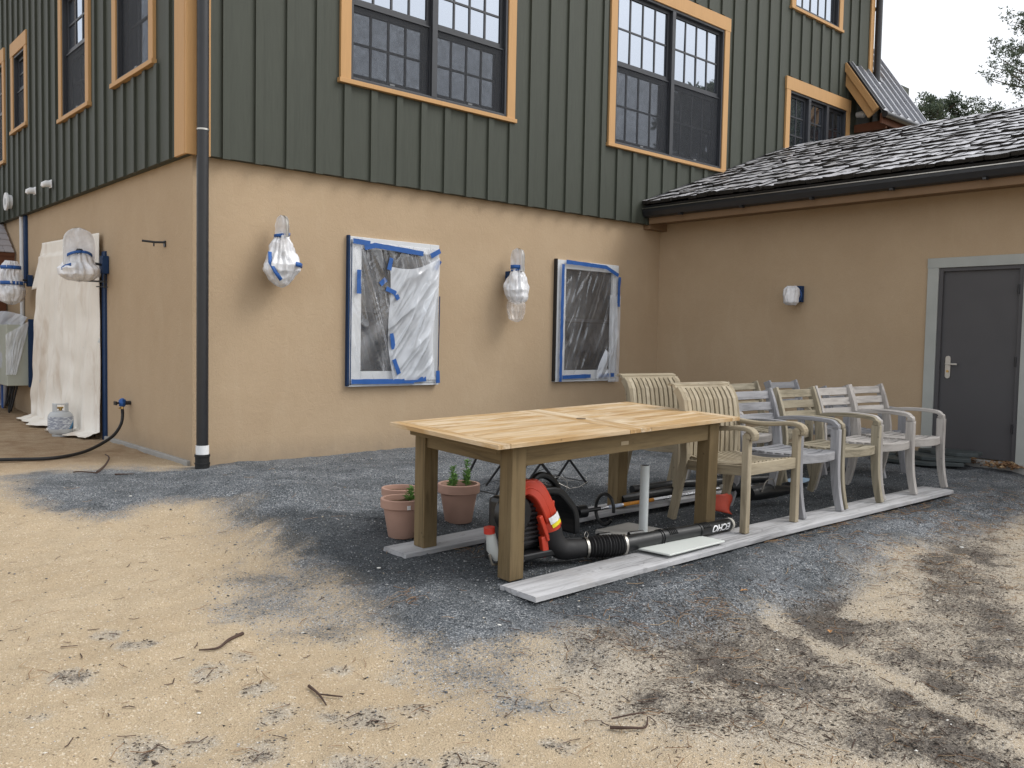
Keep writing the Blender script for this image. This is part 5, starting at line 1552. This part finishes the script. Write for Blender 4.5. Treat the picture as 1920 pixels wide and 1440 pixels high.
MB().tube([S1 + dsh * .05, S1 + dsh * .12], [.03, .06], 14).tube([S1 + dsh * .12, S1 + dsh * .20], .06, 14).build('line_head', BLACKP, tr_, True)
MB().tube(smooth_path([S1 + dsh * .12 + Vector((0, 0, .03)), S1 + dsh * .16 + Vector((0, 0, .10)), S1 + dsh * .24 + Vector((0, 0, .10)), S1 + dsh * .27 + Vector((0, 0, .0))], 5), .003, 6).build('cutting_line', PVC, tr_, True)
tag(MB().tube([(1.55, -3.93, .095), (2.15, -3.98, .12)], .040, 16).build('black_tube', BLACKP, None, True), 'short black blower tube lying on the rear board', 'tube')
tag(MB().tube([(2.06, -3.60, .075), (2.5, -3.66, .085), (3.5, -3.9, .07)], .033, 14).build('black_tube', BLACKP, None, True), 'long black tube lying under the chairs toward the back', 'tube')
hd_ = thing('hedge_tool', 'dark power tool body with wire guard lying under the chairs', 'power tool', (2.82, -4.30, .02))
MB().tube([(-.18, .02, .06), (-.02, 0, .07), (.12, -.01, .055), (.34, -.03, .05)], [.055, .065, .05, .03], 14).build('body', BLACKP, hd_, True)
MB().tube(smooth_path([(-.12, -.05, .08), (-.08, -.06, .16), (.02, -.06, .165), (.06, -.05, .08)], 5), .004, 6).build('guard_wire', STEEL, hd_, True)
tag(MB().box(3.9, 4.14, -3.98, -3.80, .006, .010, lambda x, y, z: (x, y, z + .01 * math.sin(x * 40))).build('blue_scrap', simple('pale_blue_rag', (.30, .42, .55), .7), None), 'pale blue plastic scrap on the gravel under the chairs', 'scrap')

# folding metal table with crossed legs behind the teak table
ftb = thing('folding_table', 'folding dark metal table with crossed legs behind the teak table', 'table', (1.68, -2.78, 0))
ftb.location.z = gh(1.68, -2.78) - .0; ftb.scale = (1, 1, .78)
MB().tube([(-.50, -.22, .62), (.54, -.22, .62), (.54, .22, .62), (-.50, .22, .62), (-.50, -.22, .62)], .010, 8).build('top_frame', BLACK, ftb, True)
for i in range(9):
    MB().box(-.49, .53, -.21 + i * .047, -.178 + i * .047, .618, .626).build('top_slat', BLACK, ftb)
for y in (-.21, .21):
    for (x0, x1) in ((-.22, -.52), (-.28, .20), (.20, -.26), (.06, .52), (.52, .06)):
        MB().bar((x0, y + .012 * (1 if x1 > x0 else -1), .61), (x1, y + .012 * (1 if x1 > x0 else -1), .01), .020, .008, (0, 1, 0)).build('leg', BLACK, ftb)
for x in (-.51, .19, .51):
    MB().tube([(x, -.21, .03), (x, .21, .03)], .006, 6).build('stretcher', BLACK, ftb, True)
wr = thing('wire_tangle', 'thin wire hoops tangled on the gravel behind the table', 'wire')
rw_ = random.Random(9)
for k in range(9):
    cx_, cy_ = 1.75 + rw_.uniform(-.55, .55), -3.05 + rw_.uniform(-.2, .3); r_ = rw_.uniform(.12, .32); ph = rw_.uniform(0, 6)
    P = [(cx_ + r_ * math.cos(ph + a * .35), cy_ + r_ * .6 * math.sin(ph + a * .35), gh(cx_, cy_) + .02 + .11 * abs(math.sin(a * .35 + k))) for a in range(12)]
    MB().tube(P, .0022, 5).build('wire', BLACK if k % 3 else STEEL, wr, True)

# ------------------------------------------------------------------ slate slabs, litter, sticks
sr = random.Random(21)
for k, (x, y, w, d_, z, a, lb) in enumerate(((6.28, -3.98, .95, .42, .03, -1.35, 'large dark slate slab at the bottom of the pile before the grey door'),
                                            (6.36, -4.10, .82, .34, .075, -1.5, 'dark slate slab in the middle of the pile before the grey door'),
                                            (6.50, -4.22, .60, .26, .115, -1.45, 'topmost slate slab on the pile against the door threshold'),
                                            (6.42, -3.62, .34, .26, .05, -1.2, 'small ragged slate piece left of the slab pile by the wall'))):
    n = 15; pts = []
    for i in range(n):
        q = 2 * math.pi * i / n; rr = 1 + sr.uniform(-.16, .12)
        px, py = math.cos(q) * w / 2 * rr, math.sin(q) * d_ / 2 * rr
        pts.append((x + px * math.cos(a) - py * math.sin(a), y + px * math.sin(a) + py * math.cos(a)))
    mb = MB(); mb.prism(pts, lambda u, v, w_, x=x, y=y: (u, v, z + w_ - .06 * (WX - u - .4)), -.022, .018)
    tag(mb.build('slate_slab', SLATE, None, bevel=.006), lb, 'slab', 'slate slabs piled before the door')
def leaf_pile(x, y, n, r, label):
    mb = MB(); rl = random.Random(int(x * 100))
    for i in range(n):
        px, py = x + rl.gauss(0, r), y + rl.gauss(0, r); s = rl.uniform(.015, .035); a = rl.uniform(0, 6.3); z = max(gh(px, py), 0) + rl.uniform(.01, .06)
        q = [Vector((math.cos(a + k * 1.257) * s * (1 if k % 2 else .6), math.sin(a + k * 1.257) * s * .7, rl.uniform(-.012, .012))) + Vector((px, py, z)) for k in range(5)]
        mb.add(q + [Vector((px, py, z + .008))], [(k, (k + 1) % 5, 5) for k in range(5)])
    return tag(mb.build('leaf_litter', RUST, None), label, 'leaves', kind='stuff')
leaf_pile(6.60, -4.72, 150, .09, 'dry brown leaves piled at the right end of the threshold')
leaf_pile(6.66, -4.02, 60, .05, 'dry brown leaves at the left end of the threshold')
leaf_pile(6.69, -4.35, 50, .05, 'dry brown leaves at the middle of the threshold')
def stick(label, pts, r, branch=None):
    P = [Vector((x, y, gh(x, y) + z)) for x, y, z in pts]
    mb = MB().tube(smooth_path(P, 5), [r * (1 - .6 * i / (len(P) * 5 - 5)) for i in range(len(P) * 5 - 4)], 7)
    for b in branch or []:
        Q = [Vector((x, y, gh(x, y) + z)) for x, y, z in b]; mb.tube(smooth_path(Q, 4), r * .5, 5)
    return tag(mb.build('stick', TWIG, None, True), label, 'stick', 'sticks on the ground')
stick('dark curved stick lying on open sand at left', [(-1.52, -4.42, .012), (-1.60, -4.455, .010), (-1.67, -4.50, .012), (-1.75, -4.50, .008)], .0085)
stick('thin bent twig standing in sand near the building corner', [(-.83, .02, .02), (-.67, .35, .02), (-.52, .72, .03), (-.49, .94, .03)], .012, [[(-.83, .02, .01), (-.95, .10, .02), (-1.0, .12, .015)]])
stick('short straight twig on sand close to the building corner', [(-.72, -.10, .01), (-.60, -.22, .012)], .008)
stick('short dark stick on the pale sand in the foreground centre', [(-1.565, -5.10, .012), (-1.56, -5.17, .010), (-1.575, -5.25, .008)], .0065, [[(-1.565, -5.16, .01), (-1.50, -5.24, .01)]])
stick('forked dark stick on sand at the bottom centre', [(-.95, -6.09, .01), (-.92, -6.15, .012), (-.86, -6.17, .014), (-.80, -6.13, .01)], .0065, [[(-.90, -6.05, .01), (-.83, -6.09, .012), (-.77, -6.09, .01)]])
def dry_leaf(label, x, y, s, a):
    z = gh(x, y) + .012
    pts = [(0, 0), (.4, .35), (.75, .15), (1, .5), (1.3, .1), (1.7, .1), (1.35, -.15), (1.1, -.5), (.8, -.15), (.4, -.3)]
    mb = MB(); c, d = math.cos(a), math.sin(a)
    V = [Vector((x + s * (u * c - v * d), y + s * (u * d + v * c), z + s * .35 * abs(v) + s * .12 * math.sin(u * 3))) for u, v in pts]
    ce = Vector((x + s * .8 * c, y + s * .8 * d, z))
    mb.add(V + [ce], [(i, (i + 1) % 10, 10) for i in range(10)])
    return tag(mb.build('dry_leaf', simple('dry_oak_leaf', (.42, .22, .09), .8), None, False, thick=.0008), label, 'leaf', 'dry leaves')
dry_leaf('curled orange brown dry leaf on the soil right of centre', .62, -6.05, .035, .6)
dry_leaf('small tan dry leaf by the pine needle clump', .75, -5.52, .028, 2.4)
# pale stones dotted about, each one countable
STONE = simple('white_stone', (.72, .71, .67), .7, .3, 0, .1)
sm_ = MB().lathe([(.3, -.5), (.9, -.2), (1, .1), (.6, .45), (.1, .55)], (0, 0, 0), 7, lambda v: Vector((v.x * 1.3, v.y * (1 + .2 * v.x), v.z))).mesh('white_stone')
for (x, y, s, lb) in ((-.55, -4.02, .016, 'small white stone on dark gravel left of the rear board'), (-.62, -5.12, .014, 'small white stone at the gravel edge before the table'),
                      (-1.28, -4.52, .013, 'white stone on sand between gravel and stick'), (-1.96, -5.02, .012, 'white chip on the sand at lower left'),
                      (-.15, -6.15, .011, 'pale stone on dark soil at bottom centre right'), (.25, -6.0, .011, 'pale stone in the soil beside the sand track'),
                      (-.95, -1.2, .016, 'white pebble on gravel near the building corner'), (2.9, -5.75, .02, 'pale branching chip on soil at right')):
    o = link('white_stone', sm_, STONE); o.location = (x, y, gh(x, y) + s * .25); o.scale = (s * .62, s * .5, s * .5); o.rotation_euler = (0, 0, x * 7)
    tag(o, lb, 'stone', 'white stones')

# ------------------------------------------------------------------ trees
def tuft_cloud(mb, c, r, n, rt_, sz=.16):
    for i in range(n):
        d = Vector((rt_.gauss(0, 1), rt_.gauss(0, 1), rt_.gauss(0, .75))).normalized() * r * rt_.random() ** .45
        p = c + d
        for k in range(5):
            e = Vector((rt_.gauss(0, 1), rt_.gauss(0, 1), rt_.gauss(.5, .8))).normalized() * sz * rt_.uniform(.6, 1.3)
            s = e.cross(Vector((rt_.gauss(0, 1), rt_.gauss(0, 1), rt_.gauss(0, 1)))).normalized() * sz * .14
            mb.add([p, p + e * .6 + s, p + e, p + e * .6 - s], [(0, 1, 2, 3)])
def pine(label, base, h, spread, seed, lean=(0, 0), n=70, first=.45, sz=.17, flatc=.5):
    rt_ = random.Random(seed)
    t = thing('pine_tree', label, 'tree', base, 0, 'pine trees')
    top = Vector((lean[0], lean[1], h))
    P = [Vector((lean[0] * k * k + .15 * math.sin(k * 5 + seed), lean[1] * k * k, h * k)) for k in (0, .2, .4, .6, .8, 1)]
    tr = MB().tube(P, [.26 * h / 12 * (1 - .88 * k) for k in (0, .2, .4, .6, .8, 1)], 9).build('trunk', BARK, t, True)
    mb = MB(); br = MB()
    for i in range(n):
        f = first + (1 - first) * (i / n); a = i * 2.399 + rt_.uniform(-.4, .4)
        b0 = Vector((lean[0] * f * f, lean[1] * f * f, h * f))
        L_ = spread * (math.sin(min(1, (1 - f) / (1 - first) + .18) * math.pi * .62) ** .8) * rt_.uniform(.55, 1.1)
        e = b0 + Vector((math.cos(a) * L_, math.sin(a) * L_, L_ * rt_.uniform(.05, .45)))
        m = b0.lerp(e, .55) - Vector((0, 0, L_ * .06))
        br.tube([b0, m, e], [.05, .03, .012], 5, False)
        for q in range(3):
            c = m.lerp(e, q / 2) + Vector((rt_.gauss(0, .18), rt_.gauss(0, .18), rt_.gauss(.05, .12)))
            tuft_cloud(mb, c, .36 * (spread / 3) ** .5 * rt_.uniform(.7, 1.4), 19, rt_, sz)
    br.build('limbs', BARK, tr, True)
    mb.build('crown', NEEDLE, t)
    return t
pine('round topped dark pine beyond the ridge of the shake roof', (38.2, 9.5, 0), 12.25, 2.3, 3, n=80, sz=.20)
pine('thin spire of pine seen beside the steep metal roof', (37.2, 11.8, 0), 13.0, 1.0, 11, n=40, first=.7, sz=.18)
pine('loose wind swept pine reaching in from the right edge of the sky', (41.6, 5.4, 0), 16.2, 3.3, 8, lean=(-.5, .5), n=75, first=.55, sz=.17)
# trees that only the window glass shows
pr = pine('dense pine across the yard seen only as a reflection', (27.3, -14.4, 0), 11.6, 2.5, 17, n=120, first=.12, sz=.30)
for (x, y, s, lb) in ((34, -13.4, 1.1, 'tall pine standing across the yard, mirrored dark in the right upper window'), (37.5, -12.0, 1.15, 'pine across the yard right of its taller neighbour'), (30.5, -13.8, .95, 'pine across the yard farthest from the house corner'), (24.5, -15.2, .45, 'short pine across the yard mirrored low in the window')):
    c = copy_tree(pr); c.location = (x, y, 0); c.scale = (s, s, s); c['label'] = lb
